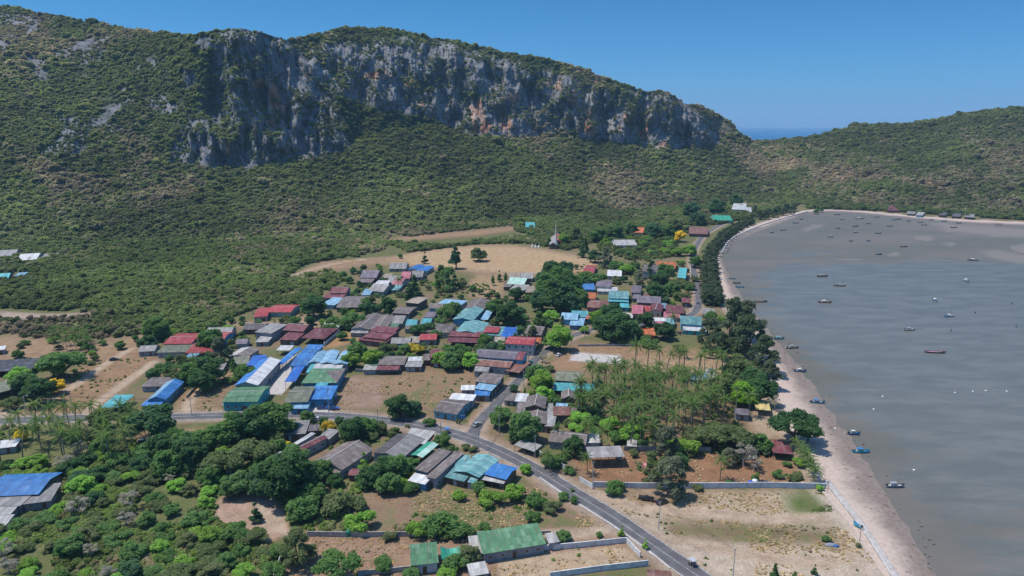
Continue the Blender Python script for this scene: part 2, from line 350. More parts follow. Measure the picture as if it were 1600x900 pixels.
# ---- the limestone mountain, the saddle and the wooded headland: one terrain
HILL = [ # photo column, foot, cliff foot, cliff top, ridge; slopes of the three stretches
 (-900,398,260,140,40,.45,.55,.45),(-200,392,245,100,-8,.45,.55,.45),(0,383,232,95,2,.45,.56,.45),(100,381,225,90,20,.45,.56,.45),(200,379,238,105,40,.44,.62,.5),(270,376,250,120,50,.42,.85,.6),
 (320,375,253,100,56,.40,1.3,.8),(345,374,253,80,57,.40,1.8,1.2),(370,373,254,64,50,.40,2.0,1.5),(405,372,254,58,46,.40,2.1,1.5),(440,370,250,66,52,.40,2.0,1.2),(465,369,245,85,62,.40,1.6,.8),(500,367,238,98,58,.40,1.3,.7),
 (540,366,228,92,47,.40,1.2,.7),(575,364,212,88,42,.40,1.3,.7),(620,361,205,88,45,.40,1.4,.7),(660,357,200,90,54,.40,1.5,.7),(700,352,198,96,63,.40,1.6,.7),(760,347,206,100,73,.40,1.7,.7),(800,343,212,104,83,.40,1.8,.7),
 (850,340,212,112,91,.40,1.8,.7),(900,336,215,124,105,.40,1.9,.7),(950,332,220,142,127,.40,2.0,.7),(1000,328,226,155,143,.40,2.0,.7),(1035,325,230,158,144,.40,2.0,.8),(1060,322,233,172,161,.40,1.8,.7),(1085,320,230,178,166,.40,1.4,.6),
 (1110,318,228,190,177,.38,1.0,.5),(1130,317,228,200,190,.36,.8,.5),(1145,316,237,215,208,.33,.5,.4),(1165,316,248,228,221,.28,.3,.25),(1200,316,256,232,221,.26,.26,.22),(1250,318,263,229,214,.26,.27,.22),(1300,320,262,218,204,.27,.28,.22),
 (1330,322,262,214,195,.27,.28,.22),(1380,326,262,212,196,.27,.28,.22),(1410,327,260,208,195,.27,.28,.22),(1450,330,256,202,185,.27,.28,.22),(1500,334,252,194,176,.27,.28,.22),(1550,336,248,186,170,.27,.28,.22),(1600,339,245,180,167,.27,.28,.22),(1900,350,235,150,140,.27,.28,.22),(2600,370,250,180,165,.27,.28,.22)]
hx = np.array([h[0] for h in HILL], float)
cx = np.concatenate([np.linspace(-900, -60, 110)[:-1], np.linspace(-60, 1660, 700), np.linspace(1660, 2600, 110)[1:]])
def hc(i): return np.interp(cx, hx, [h[i] for h in HILL])
def tanel(x, y):
    a, b, c = ray(x, y); return c/np.hypot(a, b), np.arctan2(a, b)
jit = (fbm(cx*.02, cx*0+3, 4)-.5)
e0, az = tanel(cx, hc(1)); r0 = -CAMH/e0
e1, _ = tanel(cx, hc(2)+jit*10*(cx < 1140)); r1 = (CAMH+r0*hc(5))/(hc(5)-e1); z1 = CAMH+r1*e1
e2, _ = tanel(cx, hc(3)+jit*8); r2 = (CAMH-z1+r1*hc(6))/(hc(6)-e2); z2 = CAMH+r2*e2
ridge = hc(4)+(fbm(cx*.09, cx*0+7, 4)-.5)*5
e3, _ = tanel(cx, ridge); r3 = (CAMH-z2+r2*hc(7))/(hc(7)-e3); z3 = CAMH+r3*e3
kn_r = np.stack([r0-25, r0, r0*.5+r1*.5, r1, r2, r3, r3+90, r3+350, r3+1000], 1)
kn_z = np.stack([r0*0-3, r0*0, z1*.42, z1, z2, z3, z3-18, z3*.55, r0*0-12], 1)
tk = np.array([0, .04, .22, .42, .72, .86, .9, .96, 1.0]); NT_R = 300
tv = np.concatenate([np.linspace(0, .42, 110)[:-1], np.linspace(.42, .86, 150)[:-1], np.linspace(.86, 1, 34)])
Rr = np.stack([np.interp(tv, tk, kn_r[i]) for i in range(len(cx))], 1); Zz = np.stack([np.interp(tv, tk, kn_z[i]) for i in range(len(cx))], 1)
# round the knots a little
for _ in range(3):
    Rr[1:-1] = .25*Rr[:-2]+.5*Rr[1:-1]+.25*Rr[2:]; Zz[1:-1] = .25*Zz[:-2]+.5*Zz[1:-1]+.25*Zz[2:]
AZ = np.broadcast_to(az, Rr.shape); TT = np.broadcast_to(tv[:, None], Rr.shape)
X = Rr*np.sin(AZ); Y = Rr*np.cos(AZ)
qx, qy = toPX(np.stack([X, Y, Zz], -1))
ROCK = [([(335,64),(350,54),(370,44),(400,40),(425,40),(455,58),(490,105),(500,150),(540,190),(556,232),(500,247),(440,252),(400,257),(330,260),(262,252),(268,222),(300,180),(328,130)], 1.0),
 ([(470,72),(560,62),(640,58),(720,74),(800,92),(880,114),(960,142),(1040,146),(1100,182),(1135,207),(1120,228),(1060,236),(1000,228),(940,214),(860,208),(780,214),(720,207),(680,192),(600,172),(540,152),(490,118)], .95),
 ([(92,178),(125,183),(142,240),(110,252),(93,215)], .8), ([(-20,52),(17,58),(14,88),(-20,90)], .8), ([(38,83),(80,88),(75,128),(42,122)], .7), ([(215,150),(240,150),(245,170),(220,172)], .6), ([(285,108),(310,110),(305,140),(286,142)], .75),
 ([(115,105),(150,105),(150,125),(120,122)], .55), ([(1060,170),(1140,190),(1150,210),(1100,215)], .6)]
rk = np.zeros(Rr.shape)
for poly, s in ROCK: rk = np.maximum(rk, soft(qx, qy, poly, 14)*s)
fl = fbm(AZ*130, Zz*.03+3, 5, .55)-.5                     # vertical flutes and buttresses
fl2 = fbm(AZ*38, Zz*.02, 3)-.5
big = fbm(X*.008, Y*.008, 4)-.5
env = np.clip((TT-.05)/.2, 0, 1)*np.clip((1-TT)/.12, 0, 1)
keep = 1-.75*np.exp(-((TT-.86)/.03)**2)
Rd = Rr - rk*(fl*34+fl2*60)*keep - (1-rk)*env*keep*(fl2*26)
ledge = fbm(AZ*60, Zz*.05, 3)-.5
Rd -= rk*ledge*24*keep
Zd = Zz + big*env*keep*16
HP = np.stack([Rd*np.sin(AZ), Rd*np.cos(AZ), Zd], -1)
orange = np.zeros(Rr.shape)
for ox, oy, ow, oh in ((382,104,16,7),(378,96,7,10),(428,155,9,22),(436,172,10,10),(405,128,12,6),(745,178,12,24),(738,168,8,14),(752,195,16,10),(590,118,22,6),(897,152,6,12),(912,172,5,14),(922,190,11,20),(857,126,6,7),(872,130,5,7),(1037,228,10,5),(1008,205,5,14),(1000,215,6,10),(1005,176,4,7),(980,183,6,6),(645,132,12,5),(790,190,8,14),(535,180,6,10),(425,190,8,8),(355,225,4,16),(395,200,6,10),(805,150,8,8),(965,205,7,9),(660,160,6,10)):
    orange = np.maximum(orange, np.exp(-((qx-ox)/ow)**2-((qy-oy)/oh)**2))
dry = fbm(X*.006+5, Y*.006, 4)
dry = np.clip((dry-.5)*2.2, 0, .5)
outc = np.clip((fbm(X*.011+70, Zz*.018+4, 4)-.565)*9, 0, .8)*np.clip((TT-.3)/.12, 0, 1)*np.clip((700-qx)/250, 0, 1)*(TT < .84)
rk = np.maximum(rk, outc)
for poly, s in (([(1155,225),(1200,232),(1260,250),(1350,255),(1420,268),(1480,280),(1480,300),(1380,300),(1290,290),(1200,285),(1165,262)], .95), ([(150,205),(245,200),(250,240),(180,300),(60,300),(20,260)], .55), ([(60,250),(330,270),(330,320),(60,320)], .4), ([(1180,270),(1300,290),(1600,310),(1600,330),(1300,318),(1180,310)], .45)):
    dry = np.maximum(dry, soft(qx, qy, poly, 20)*s*np.clip(fbm(X*.02, Y*.02, 3)*2-.3, 0, 1))
m_hill = mat('hill_rock_and_soil', rough=.95, spec=.15); t = NT(m_hill); p = t.pos()
ps = t.scale(p, (1, 1, .18)); a1 = t.noise(ps, .055, 6, .65, .5); a2 = t.noise(ps, .25, 5, .65, .4); a3 = t.noise(p, .3, 4, .6)
rock = t.mix(t.ramp(a1, .32, .66), (.078,.080,.088), (.22,.215,.215)); rock = t.mix(t.ramp(a2, .48, .7, 0, .65), rock, (.30,.285,.27)); rock = t.mix(t.ramp(a2, .45, .28, 0, .8), rock, (.022,.025,.03))
om = t.ramp(t.math('ADD', t.attr('orange').outputs['Fac'], t.math('MULTIPLY', t.math('SUBTRACT', a2, .5), 1.1)), .2, .42)
rock = t.mix(om, rock, t.mix(t.ramp(a1, .4, .6), (.34,.15,.085), (.38,.28,.22)))
ao = t.attr('dry').outputs['Fac']
soilc = t.mix(t.ramp(t.math('ADD', ao, t.math('SUBTRACT', a3, .5)), .2, .7), (.065,.075,.034), (.25,.16,.095))
rm = t.ramp(t.math('ADD', t.attr('rock').outputs['Fac'], t.math('MULTIPLY', t.math('SUBTRACT', a3, .5), .7)), .35, .6)
t.col(t.mix(rm, soilc, rock)); t.bump(t.math('ADD', a2, t.math('MULTIPLY', a1, 2)), 3.0, .9)
hme = mesh('mountain', HP.reshape(-1, 3), grid_faces(*Rr.shape)[:, ::-1], [m_hill], False)
fattr(hme, 'rock', rk); fattr(hme, 'orange', orange); fattr(hme, 'dry', dry)
tag(link('mountain', hme), kind='structure')
# ================================================================ ROADS
def strip(name, line, w, z, m, per=10, crown=0.0, off=0.0):
    P = resample(line, per); n = len(P); T = np.gradient(P[:, :2], axis=0); T /= np.linalg.norm(T, axis=1)[:, None]+1e-9
    N = np.stack([T[:, 1], -T[:, 0]], 1); V = []; ac = []
    ks = [-1, -.96, -.5, 0, .5, .96, 1]
    for i in range(n):
        for k in ks:
            x, y = P[i, :2]+N[i]*(k*w/2+off); V.append((x, y, z+crown*(1-k*k)-(.06 if abs(k) == 1 else 0))); ac.append(k)
    me = mesh(name, V, grid_faces(n, len(ks))[:, ::-1], [m], True); fattr(me, 'across', ac); return me
m_asph = mat('asphalt', rough=.85, spec=.3); t = NT(m_asph); p = t.pos()
n1 = t.noise(p, .25, 4); n2 = t.noise(p, 2.5, 4, .7); at = t.math('ABSOLUTE', t.attr('across').outputs['Fac'])
c = t.mix(t.ramp(n1, .35, .7), (.08,.077,.08), (.125,.12,.121)); c = t.mix(t.ramp(n2, .45, .75, 0, .4), c, (.08,.078,.082))
wear = t.ramp(t.math('ABSOLUTE', t.math('SUBTRACT', at, .42)), .22, .02, 0, .35); c = t.mix(wear, c, (.075,.073,.078))
dust = t.ramp(t.math('ADD', at, t.math('MULTIPLY', t.math('SUBTRACT', n1, .5), .8)), .8, 1.02, 0, .75); c = t.mix(dust, c, (.25,.2,.16))
t.col(c); t.bump(n2, .02, .4)
m_paint = mat('worn_road_paint', rough=.7); t = NT(m_paint); t.col(t.mix(t.ramp(t.noise(t.pos(), 1.5, 4, .7), .4, .62), (.62,.61,.58), (.24,.23,.225)))
tag(link('main_road', strip('main_road', ROAD, 7.4, .07, m_asph, crown=.08)), kind='structure')
tag(link('side_road', strip('side_road', SIDE, 5.2, .064, m_asph, crown=.05)), kind='structure')
for o_ in (-3.35, 3.35):
    tag(link('road_edge_line', strip('road_edge_line', ROAD, .14, .11, m_paint, off=o_)), kind='structure')
tag(link('road_centre_line', strip('road_centre_line', ROAD, .11, .158, m_paint, off=0)), kind='structure')
m_conc = mat('old_concrete', rough=.9); t = NT(m_conc); p = t.pos(); n_ = t.noise(p, .5, 5, .65); t.col(t.mix(t.ramp(n_, .3, .7), (.30,.28,.26), (.52,.50,.47))); t.bump(n_, .03, .3)
KERBL = [(845,745),(900,782),(960,820),(1010,855),(1050,887)]
KERBR = [(790,696),(843,719),(905,757),(960,796),(1020,836),(1090,886)]
m_walk = mat('pale_path_concrete', rough=.9); t = NT(m_walk); n_ = t.noise(t.pos(), .6, 4, .6); t.col(t.mix(t.ramp(n_, .3, .7), (.31,.28,.255), (.43,.40,.37)))
for nm, ln in (('roadside_kerb', KERBL),):
    tag(link(nm, strip(nm, ln, .7, .13, m_walk, 6, off=.6)), kind='structure')
# paved yards
def slab(name, poly, z, m):
    V = [tuple(G(a, b, z)) for a, b in poly] + [tuple(G(a, b, z))[:2]+(-.2,) for a, b in poly]; n = len(poly)
    F = [tuple(range(n))]+[(i, i+n, (i+1) % n+n, (i+1) % n) for i in range(n)]
    me = mesh(name, V, F, [m]); 
    bm = bmesh.new(); bm.from_mesh(me); bmesh.ops.recalc_face_normals(bm, faces=bm.faces); bm.to_mesh(me); bm.free()
    return tag(link(name, me), kind='structure')
slab('concrete_yard', [(418,616),(440,617),(482,568),(500,545),(488,541),(452,560)], .05, m_walk)
slab('concrete_court', [(890,563),(970,569),(969,556),(900,551)], .05, m_walk)
slab('parking_apron', [(482,644),(520,645),(512,626),(486,630)], .055, m_walk)
# ================================================================ HOUSES
ROOFC = dict(red=((.36,.035,.04),(.46,.06,.06)), maroon=((.17,.035,.045),(.24,.06,.065)), brown=((.15,.115,.10),(.25,.205,.185)), dark=((.085,.07,.075),(.14,.115,.115)), grey=((.25,.235,.22),(.38,.365,.345)),
  pale=((.42,.40,.37),(.58,.56,.52)), white=((.58,.58,.57),(.72,.72,.71)), blue=((.02,.16,.47),(.05,.24,.56)), deep=((.01,.10,.42),(.02,.17,.55)), lblue=((.17,.37,.54),(.32,.52,.66)), teal=((.085,.27,.28),(.24,.46,.45)),
  aqua=((.07,.38,.42),(.12,.48,.50)), green=((.06,.19,.085),(.11,.27,.13)), moss=((.13,.15,.09),(.20,.21,.14)), mint=((.36,.58,.48),(.5,.7,.6)), emer=((.01,.26,.16),(.03,.36,.22)), rust=((.20,.075,.05),(.30,.14,.10)), orange=((.58,.13,.03),(.70,.22,.06)),
  pink=((.46,.12,.16),(.56,.2,.22)), tan=((.34,.27,.2),(.45,.37,.29)), purple=((.15,.12,.15),(.23,.19,.23)), wall_white=((.62,.62,.6),(.72,.72,.7)), wall_blue=((.06,.28,.48),(.12,.38,.58)), wall_sky=((.13,.42,.58),(.2,.5,.66)), wall_cream=((.55,.46,.34),(.64,.55,.42)), wall_grey=((.30,.30,.31),(.40,.40,.41)),
  wall_wood=((.12,.085,.065),(.19,.14,.11)), wall_mint=((.32,.52,.42),(.4,.6,.5)), wall_maroon=((.16,.04,.05),(.22,.07,.08)), wall_green=((.02,.16,.12),(.04,.22,.17)), wall_aqua=((.04,.46,.50),(.08,.54,.58)), wall_pink=((.42,.2,.2),(.5,.27,.27)), net=((.03,.032,.04),(.055,.058,.068)), yellow=((.62,.47,.16),(.7,.55,.25)))
_rm = {}
def roofmat(key):
    if key in _rm: return _rm[key]
    a, b = ROOFC[key]; m = mat(key.replace('wall_', 'painted_')+('_wall' if key.startswith('wall_') else '_sheet_roof'), rough=.6, spec=.3); t = NT(m); o = t.obj(); r = t.rnd(); g = t.pos()
    n1 = t.noise(g, .35, 4, .6); n2 = t.noise(t.scale(g, (1, 1, .35)), 2.2, 4, .65)
    c = t.mix(t.ramp(n1, .3, .7), a, b)
    if key.startswith('wall_'):
        c = t.mix(t.ramp(n2, .55, .8, 0, .45), c, (.22,.2,.17)); t.b.inputs['Roughness'].default_value = .85
    else:
        sx = t.n('ShaderNodeSeparateXYZ'); t.l(o, sx.inputs[0])
        band = t.noise(t.scale(o, (1.1, .08, .08)), 1.0, 2, .5)          # one sheet differs from the next
        c = t.mix(t.ramp(band, .40, .62, 0, .55), c, tuple(min(1, x*.62+.02) for x in a))
        sp = t.n('ShaderNodeCombineXYZ'); t.l(t.math('FLOOR', t.math('MULTIPLY', sx.outputs['X'], .9)), sp.inputs[0]); t.l(t.math('FLOOR', t.math('MULTIPLY', sx.outputs['Y'], .38)), sp.inputs[1]); t.l(t.math('MULTIPLY', r, 91.0), sp.inputs[2])
        wnz = t.n('ShaderNodeTexWhiteNoise'); t.l(sp.outputs[0], wnz.inputs['Vector']); wv_ = wnz.outputs['Value']      # single sheets replaced, faded or rusted
        c = t.mix(t.ramp(wv_, .0, .45, .42, 0), c, tuple(x*.55+.015 for x in a)); c = t.mix(t.ramp(wv_, .72, 1.0, 0, .38), c, tuple(min(.75, x*.8+.16) for x in b))
        c = t.mix(t.ramp(t.math('ADD', wnz.outputs['Color'], t.math('MULTIPLY', n2, .5)), 1.22, 1.42, 0, .6), c, (.20,.115,.075))
        old = .75 if key in ('brown','dark','moss','rust','grey','lblue','teal','maroon','purple','green') else .4
        streak = t.noise(t.scale(o, (2.2, .22, .22)), 1.0, 4, .7); c = t.mix(t.ramp(streak, .5, .74, 0, old), c, (.34,.30,.27) if key in ('brown','dark','grey','purple') else (.25,.2,.17))
        c = t.mix(t.ramp(n2, .6, .78, 0, old*.8), c, (.10,.085,.075))
        wv = t.math('SINE', t.math('MULTIPLY', sx.outputs['X'], 2*math.pi/.75)); t.bump(t.math('ADD', t.math('MULTIPLY', wv, .5), n2), .06, .55)
        seam = t.ramp(t.math('ABSOLUTE', t.math('SUBTRACT', t.math('FRACT', t.math('MULTIPLY', sx.outputs['Y'], .42)), .5)), .46, .5, 0, .4); c = t.mix(seam, c, tuple(x*.5 for x in a))
    br = t.math('MULTIPLY_ADD', r, .26, .6); vm = t.n('ShaderNodeVectorMath', operation='SCALE'); t.l(c, vm.inputs[0]); t.l(br, vm.inputs['Scale'])
    t.col(vm.outputs[0]); _rm[key] = m; return m
m_frame = mat('window_frame_paint', (.62,.61,.58), .6); m_glass = mat('dark_window_glass', (.02,.025,.03), .12, .6); m_door = mat('door_wood', (.13,.075,.045), .6); m_post = mat('post_timber', (.2,.17,.15), .8); m_barge = mat('pale_ridge_tiles', (.46,.43,.40), .85); m_shut = mat('roller_shutter', (.32,.34,.37), .5)
def _unit(mats, parts):
    b = MB()
    for c, d, k in parts: b.box(c, d, k)
    return b.mesh('opening', mats)
ME_WIN = _unit([m_frame], [((0,0,.47),(1.0,.06,.06),0),((0,0,-.47),(1.0,.06,.06),0),((-.47,0,0),(.06,.06,.88),0),((.47,0,0),(.06,.06,.88),0),((0,0,0),(.05,.05,.88),0)])
ME_PANE = _unit([m_glass], [((0,-.012,0),(.9,.02,.9),0)])
ME_DOOR = _unit([m_door], [((0,0,0),(1,.08,1),0)]); ME_SHUT = _unit([m_shut], [((0,0,0),(1,.08,1),0)])
HOUSES = []      # (label, centre px, phrase)
def rect(A, B, C, z):
    a, b, c = (np.array(G(*p, z))[:2] for p in (A, B, C))
    u = b-a; v = c-b; Lu, Lv = np.linalg.norm(u), np.linalg.norm(v)
    au, av = math.atan2(u[1], u[0]), math.atan2(v[1], v[0])
    d = ((av-au+math.pi) % (2*math.pi))-math.pi-math.pi/2            # error against a right angle
    d = max(-.9, min(.9, d)); au += d*Lv/(Lu+Lv)
    ctr = a+u*.5+v*.5
    Wv = Lv*max(.5, math.cos(d*.6))
    return ctr, Lu, Wv, au
def block(root, A, B, C, kind, roof, wall, eave=3.0, rise=None, roof2=None, detail=1, open_=False):
    ctr, L, W, ang = rect(A, B, C, eave)
    t0 = kind[0]
    if kind.endswith('v'): L, W, ang = W, L, ang+math.pi/2; roof, roof2 = (roof2, roof) if roof2 else (roof, roof2)             # ridge along the depth
    loc = Vector((ctr[0]-root.location.x, ctr[1]-root.location.y, 0))
    rise = rise if rise is not None else (min(3.2, W*.5*.32) if t0 in 'gh' else W*.14)
    hx_, hy_ = L/2, W/2; th = .1; mats = [roofmat(roof)]+([roofmat(roof2)] if roof2 else [])
    m2 = 1 if roof2 else 0; b = MB(); e = eave
    def slabq(q, m=0):          # a roof plane with thickness
        q = [Vector(x) for x in q]; lo = [x-Vector((0, 0, th)) for x in q]; n = len(q)
        b.add(q+lo, [tuple(range(n)), tuple(range(2*n-1, n-1, -1))]+[(i, i+n, (i+1) % n+n, (i+1) % n) for i in range(n)], m)
    ov = .0
    if t0 == 'g':
        slabq([(-hx_, -hy_, e), (hx_, -hy_, e), (hx_, 0, e+rise), (-hx_, 0, e+rise)], 0)
        slabq([(hx_, hy_, e), (-hx_, hy_, e), (-hx_, 0, e+rise+.002), (hx_, 0, e+rise+.002)], m2)
    elif t0 == 'h':
        k = min(hx_*.9, hy_)
        r1, r2 = (-hx_+k, 0, e+rise), (hx_-k, 0, e+rise)
        slabq([(-hx_, -hy_, e), (hx_, -hy_, e), r2, r1], 0); slabq([(hx_, hy_, e), (-hx_, hy_, e), r1, r2], 0)
        slabq([(hx_, -hy_, e), (hx_, hy_, e), r2], m2); slabq([(-hx_, hy_, e), (-hx_, -hy_, e), r1], 0)
    elif t0 == 't':
        ap = (0, 0, e+rise)
        P = [(-hx_, -hy_, e), (hx_, -hy_, e), (hx_, hy_, e), (-hx_, hy_, e)]
        for i in range(4): slabq([P[i], P[(i+1) % 4], ap], 0)
    elif t0 == 'c':                                             # barrel roof
        n = 8; P = [(-hy_*math.cos(math.pi*i/n), e+rise*math.sin(math.pi*i/n)) for i in range(n+1)]
        for i in range(n): slabq([(-hx_, P[i][0], P[i][1]), (hx_, P[i][0], P[i][1]), (hx_, P[i+1][0], P[i+1][1]), (-hx_, P[i+1][0], P[i+1][1])], 0)
    elif t0 == 'n':                                             # sagging net or cloth
        nx, ny = 8, 4
        for i in range(nx):
            for j in range(ny):
                q = []
                for a_, c_ in ((i, j), (i+1, j), (i+1, j+1), (i, j+1)):
                    s, r_ = a_/nx, c_/ny; q.append((-hx_+L*s, -hy_+W*r_, e+rise*r_-.9*math.sin(math.pi*s)-.25*math.sin(9*s+5*r_)*.5))
                slabq(q, 0)
    else:                                                        # one slope: low at the front
        slabq([(-hx_, -hy_, e), (hx_, -hy_, e), (hx_, hy_, e+rise), (-hx_, hy_, e+rise)], 0)
    ro = b.build('roof', mats, root, loc, ang)
    if detail >= 1 and t0 in 'gh' and L > 7 and roof in ('brown','dark','grey','purple','moss','red','maroon','rust','green'):
        rc = MB(); k = 0 if t0 == 'g' else min(hx_*.9, hy_)
        rc.tube([(-hx_+k, 0, e+rise+.03), (hx_-k, 0, e+rise+.03)], .16, 6)
        if t0 == 'g' and detail >= 2:
            for sx in (-1, 1):
                for sy in (-1, 1): rc.box((sx*(hx_-.1), sy*hy_/2, e+rise/2+.05), (.24, .02, .02)); 
        rc.build('ridge_cap', m_barge, ro)
    if open_:
        n = max(2, int(round(L/5))+1)
        pm = MB(); pm.box((0, 0, e/2-.05), (.16, .16, e-.1)); pme = pm.mesh('post', [m_post])
        for i in range(n):
            for sy in (-1, 1):
                if t0 == 's' and sy == 1: pass
                x = -hx_+.25+(L-.5)*i/(n-1); y = sy*(hy_-.25)
                link('post', pme, root, loc+Vector((x*math.cos(ang)-y*math.sin(ang), x*math.sin(ang)+y*math.cos(ang), 0)), ang)
        return
    wx, wy = hx_-min(.45, hx_*.12), hy_-min(.6, hy_*.14); wb = MB(); wz = e-th-.02
    if t0 == 'g':
        zt = e-th-.03+rise*(1-0)
        sl = rise/hy_; zz = e+rise-th-.04; ze = zz-sl*wy
        for sx in (-1, 1):
            V = [(sx*wx, -wy, 0), (sx*wx, wy, 0), (sx*wx, wy, ze), (sx*wx, 0, zz), (sx*wx, -wy, ze)]
            wb.add(V, [(0, 1, 2, 3, 4) if sx > 0 else (4, 3, 2, 1, 0)])
        wb.add([(-wx, -wy, 0), (wx, -wy, 0), (wx, -wy, ze), (-wx, -wy, ze)], [(0, 1, 2, 3)]); wb.add([(wx, wy, 0), (-wx, wy, 0), (-wx, wy, ze), (wx, wy, ze)], [(0, 1, 2, 3)])
    elif t0 in 'sn':
        sl = rise/W; z0 = e-th-.04+sl*(hy_-wy); z1_ = e-th-.04+sl*(hy_+wy)
        V = [(-wx, -wy, 0), (wx, -wy, 0), (wx, wy, 0), (-wx, wy, 0), (-wx, -wy, z0), (wx, -wy, z0), (wx, wy, z1_), (-wx, wy, z1_)]
        wb.add(V, [(0, 1, 5, 4), (1, 2, 6, 5), (2, 3, 7, 6), (3, 0, 4, 7)])
    else:
        wb.box((0, 0, wz/2), (2*wx, 2*wy, wz))
    wo = wb.build('wall', roofmat('wall_'+wall), root, loc, ang)
    # openings on the two sides turned to the camera
    rnd = random.Random(int(ctr[0]*7+ctr[1]*13))
    cen = Vector((ctr[0], ctr[1], 0)); tocam = Vector((-cen.x, -cen.y, 0)).normalized()
    if detail < 1: return
    for k, (half, dist) in enumerate(((wx, wy), (wy, wx), (wx, wy), (wy, wx))):
        a_ = ang - math.pi/2 + k*math.pi/2; nrm = Vector((math.cos(a_), math.sin(a_), 0))
        if nrm.dot(tocam) < .25 or half < 1.6: continue
        tng = Vector((-math.sin(a_), math.cos(a_), 0)); base = loc+nrm*(dist+.02)
        nw = max(1, min(5, int(half*2/3.4))); floors = 2 if eave > 5 else 1
        for fl_ in range(floors):
            for i in range(nw):
                s = (i+.5)/nw*2-1; q = base+tng*(s*half)+Vector((0, 0, 1.5+fl_*2.9))
                if fl_ == 0 and i == nw//2:
                    link('shutter' if rnd.random() < .3 else 'door', ME_SHUT if rnd.random() < .3 else ME_DOOR, root, (q.x, q.y, 1.08), a_+math.pi/2, (1.1 if rnd.random() < .6 else 2.2, 1, 2.1)); continue
                if half*2/nw < 1.7 or eave < 2.4: continue
                w_ = link('window', ME_WIN, root, (q.x, q.y, q.z), a_+math.pi/2, (1.35, 1.2, 1.15))
                link('pane', ME_PANE, w_)
def H(label, phrase, name, cat, *blocks, group=None):
    """blocks: 'ax,ay bx,by cx,cy kind roof wall eave [rise] [roof2=..] [open]' in photo pixels of three eave corners"""
    root = None
    for s in blocks:
        tk_ = s.split(); P = [tuple(float(x) for x in q.split(',')) for q in tk_[:3]]
        kind, roof, wall = tk_[3:6]; eave = 3.0; rise = None; kw = {}
        nums = 0
        for q in tk_[6:]:
            if q == 'open': kw['open_'] = True
            elif q.startswith('roof2='): kw['roof2'] = q[6:]
            elif nums == 0: eave = float(q); nums = 1
            else: rise = float(q)
        if root is None:
            ctr, _, _, _ = rect(*P, eave); root = empty(name, (ctr[0], ctr[1], 0), label, cat, group)
            px_ = sum(p[0] for p in P)/3; py_ = sum(p[1] for p in P)/3
        dist = ctr[1]
        block(root, *P, kind, roof, wall, eave, rise, detail=2 if dist < 330 else 1 if dist < 760 else 0, **kw)
    HOUSES.append((label, px_, py_, phrase)); return root
HV, SH, RH = ('house', 'house'), ('shed', 'shed'), ('row_house', 'house')
B_ = 'house', 'house'
# ---- nearest buildings
H('long green roofed house inside the walled foreground lot', 'the long green roofed house', 'house', 'house', '757,864 857,851 838,826 s green grey 3.2 1.6', '857,850 873,846 868,832 s pale grey 2.6 .4', '735,867 755,864 751,837 s pale grey 2.6 .4')
H('square faded green flat-pitched house beside a green net', 'the square faded green roof', 'house', 'house', '643,883 687,880 681,851 s green white 3.2 .8')
H('emerald green net canopy slung between two green roofs', 'the emerald net canopy', 'net_canopy', 'canopy', '689,874 729,868 728,852 n emer grey 3.2 .6 open')
H('patchwork roofed hut at the bottom edge beside the foreground wall', 'the patchwork hut', 'hut', 'hut', '736,900 766,896 757,879 s pale grey 2.6 .4')
H('rust brown roof cut by the bottom edge beside the main road', 'the rust roof at the bottom edge', 'house', 'house', '1008,908 1046,906 1051,890 gu rust grey 3')
H('patchy teal roofed house beside the road bend', 'the patchy teal roof', 'house', 'house', '712,736 749,747 780,718 gv teal wood 3.6 .9', '695,745 725,753 744,734 s teal wood 2.7 .7', '731,753 743,756 748,747 s teal grey 2.6 .3', '694,741 712,735 748,709 s teal grey 3.3 .3')
H('bright blue roofed house with a pale front porch by the road', 'the bright blue roadside roof', 'house', 'house', '757,741 791,750 809,731 gu blue wood 3.4 .8', '750,749 787,756 793,748 s pale grey 2.5 .4 open')
H('two-level dark brown roofed house with a pale side wall', 'the two-level brown house', 'house', 'house', '646,733 668,738 707,707 s brown grey 4.4 .5', '664,745 680,748 726,709 s brown grey 3.9 .4', '636,751 664,757 676,747 s white blue 2.7 .6')
H('emerald and mint tarpaulin canopy between two brown houses', 'the green and mint tarpaulin', 'tarpaulin_canopy', 'canopy', '641,711 660,715 686,694 gv emer grey 3.2 .5 roof2=mint open')
H('large dark roofed house with a light grey back roof by the road', 'the dark and light grey roadside house', 'house', 'house', '582,708 627,718 664,686 gv dark grey 3.6 1.2 roof2=grey', '624,689 663,694 682,675 s pale grey 3.4 .4', '667,691 678,691 681,683 s rust grey 2.6 .3')
H('big brown hip-ended house with pale barge tiles and a front lean-to', 'the big brown gabled house', 'house', 'house', '489,722 534,735 584,702 gv brown grey 3.4 2.2', '486,728 530,742 535,735 s brown grey 2.6 .8')
H('long narrow maroon roof with a white left slope below the roadside shed', 'the long maroon and white roof', 'house', 'house', '430,716 440,721 511,684 gv maroon grey 3.4 .7', '426,713 431,716 492,678 s white grey 3.2 .3', '413,730 430,734 441,720 s pale grey 2.8 .5', '503,683 515,689 525,674 s grey grey 2.8 .4')
H('low grey and rust shed roof between dark trees and the road', 'the grey roadside shed', 'shed', 'shed', '425,681 476,677 487,657 s grey wood 2.8 .5', '474,674 497,673 499,664 s dark wood 2.4 .3')
H('little maroon roofed hut half hidden under dark trees', 'the little maroon hut', 'hut', 'hut', '545,742 559,744 564,733 gu maroon wood 2.4')
H('corner house with brown roof and white rear strip at the junction', 'the brown corner house', 'house', 'house', '671,643 712,646 742,625 gu brown sky 3.2 1.2', '703,623 740,627 743,618 s white grey 3.6 .3')
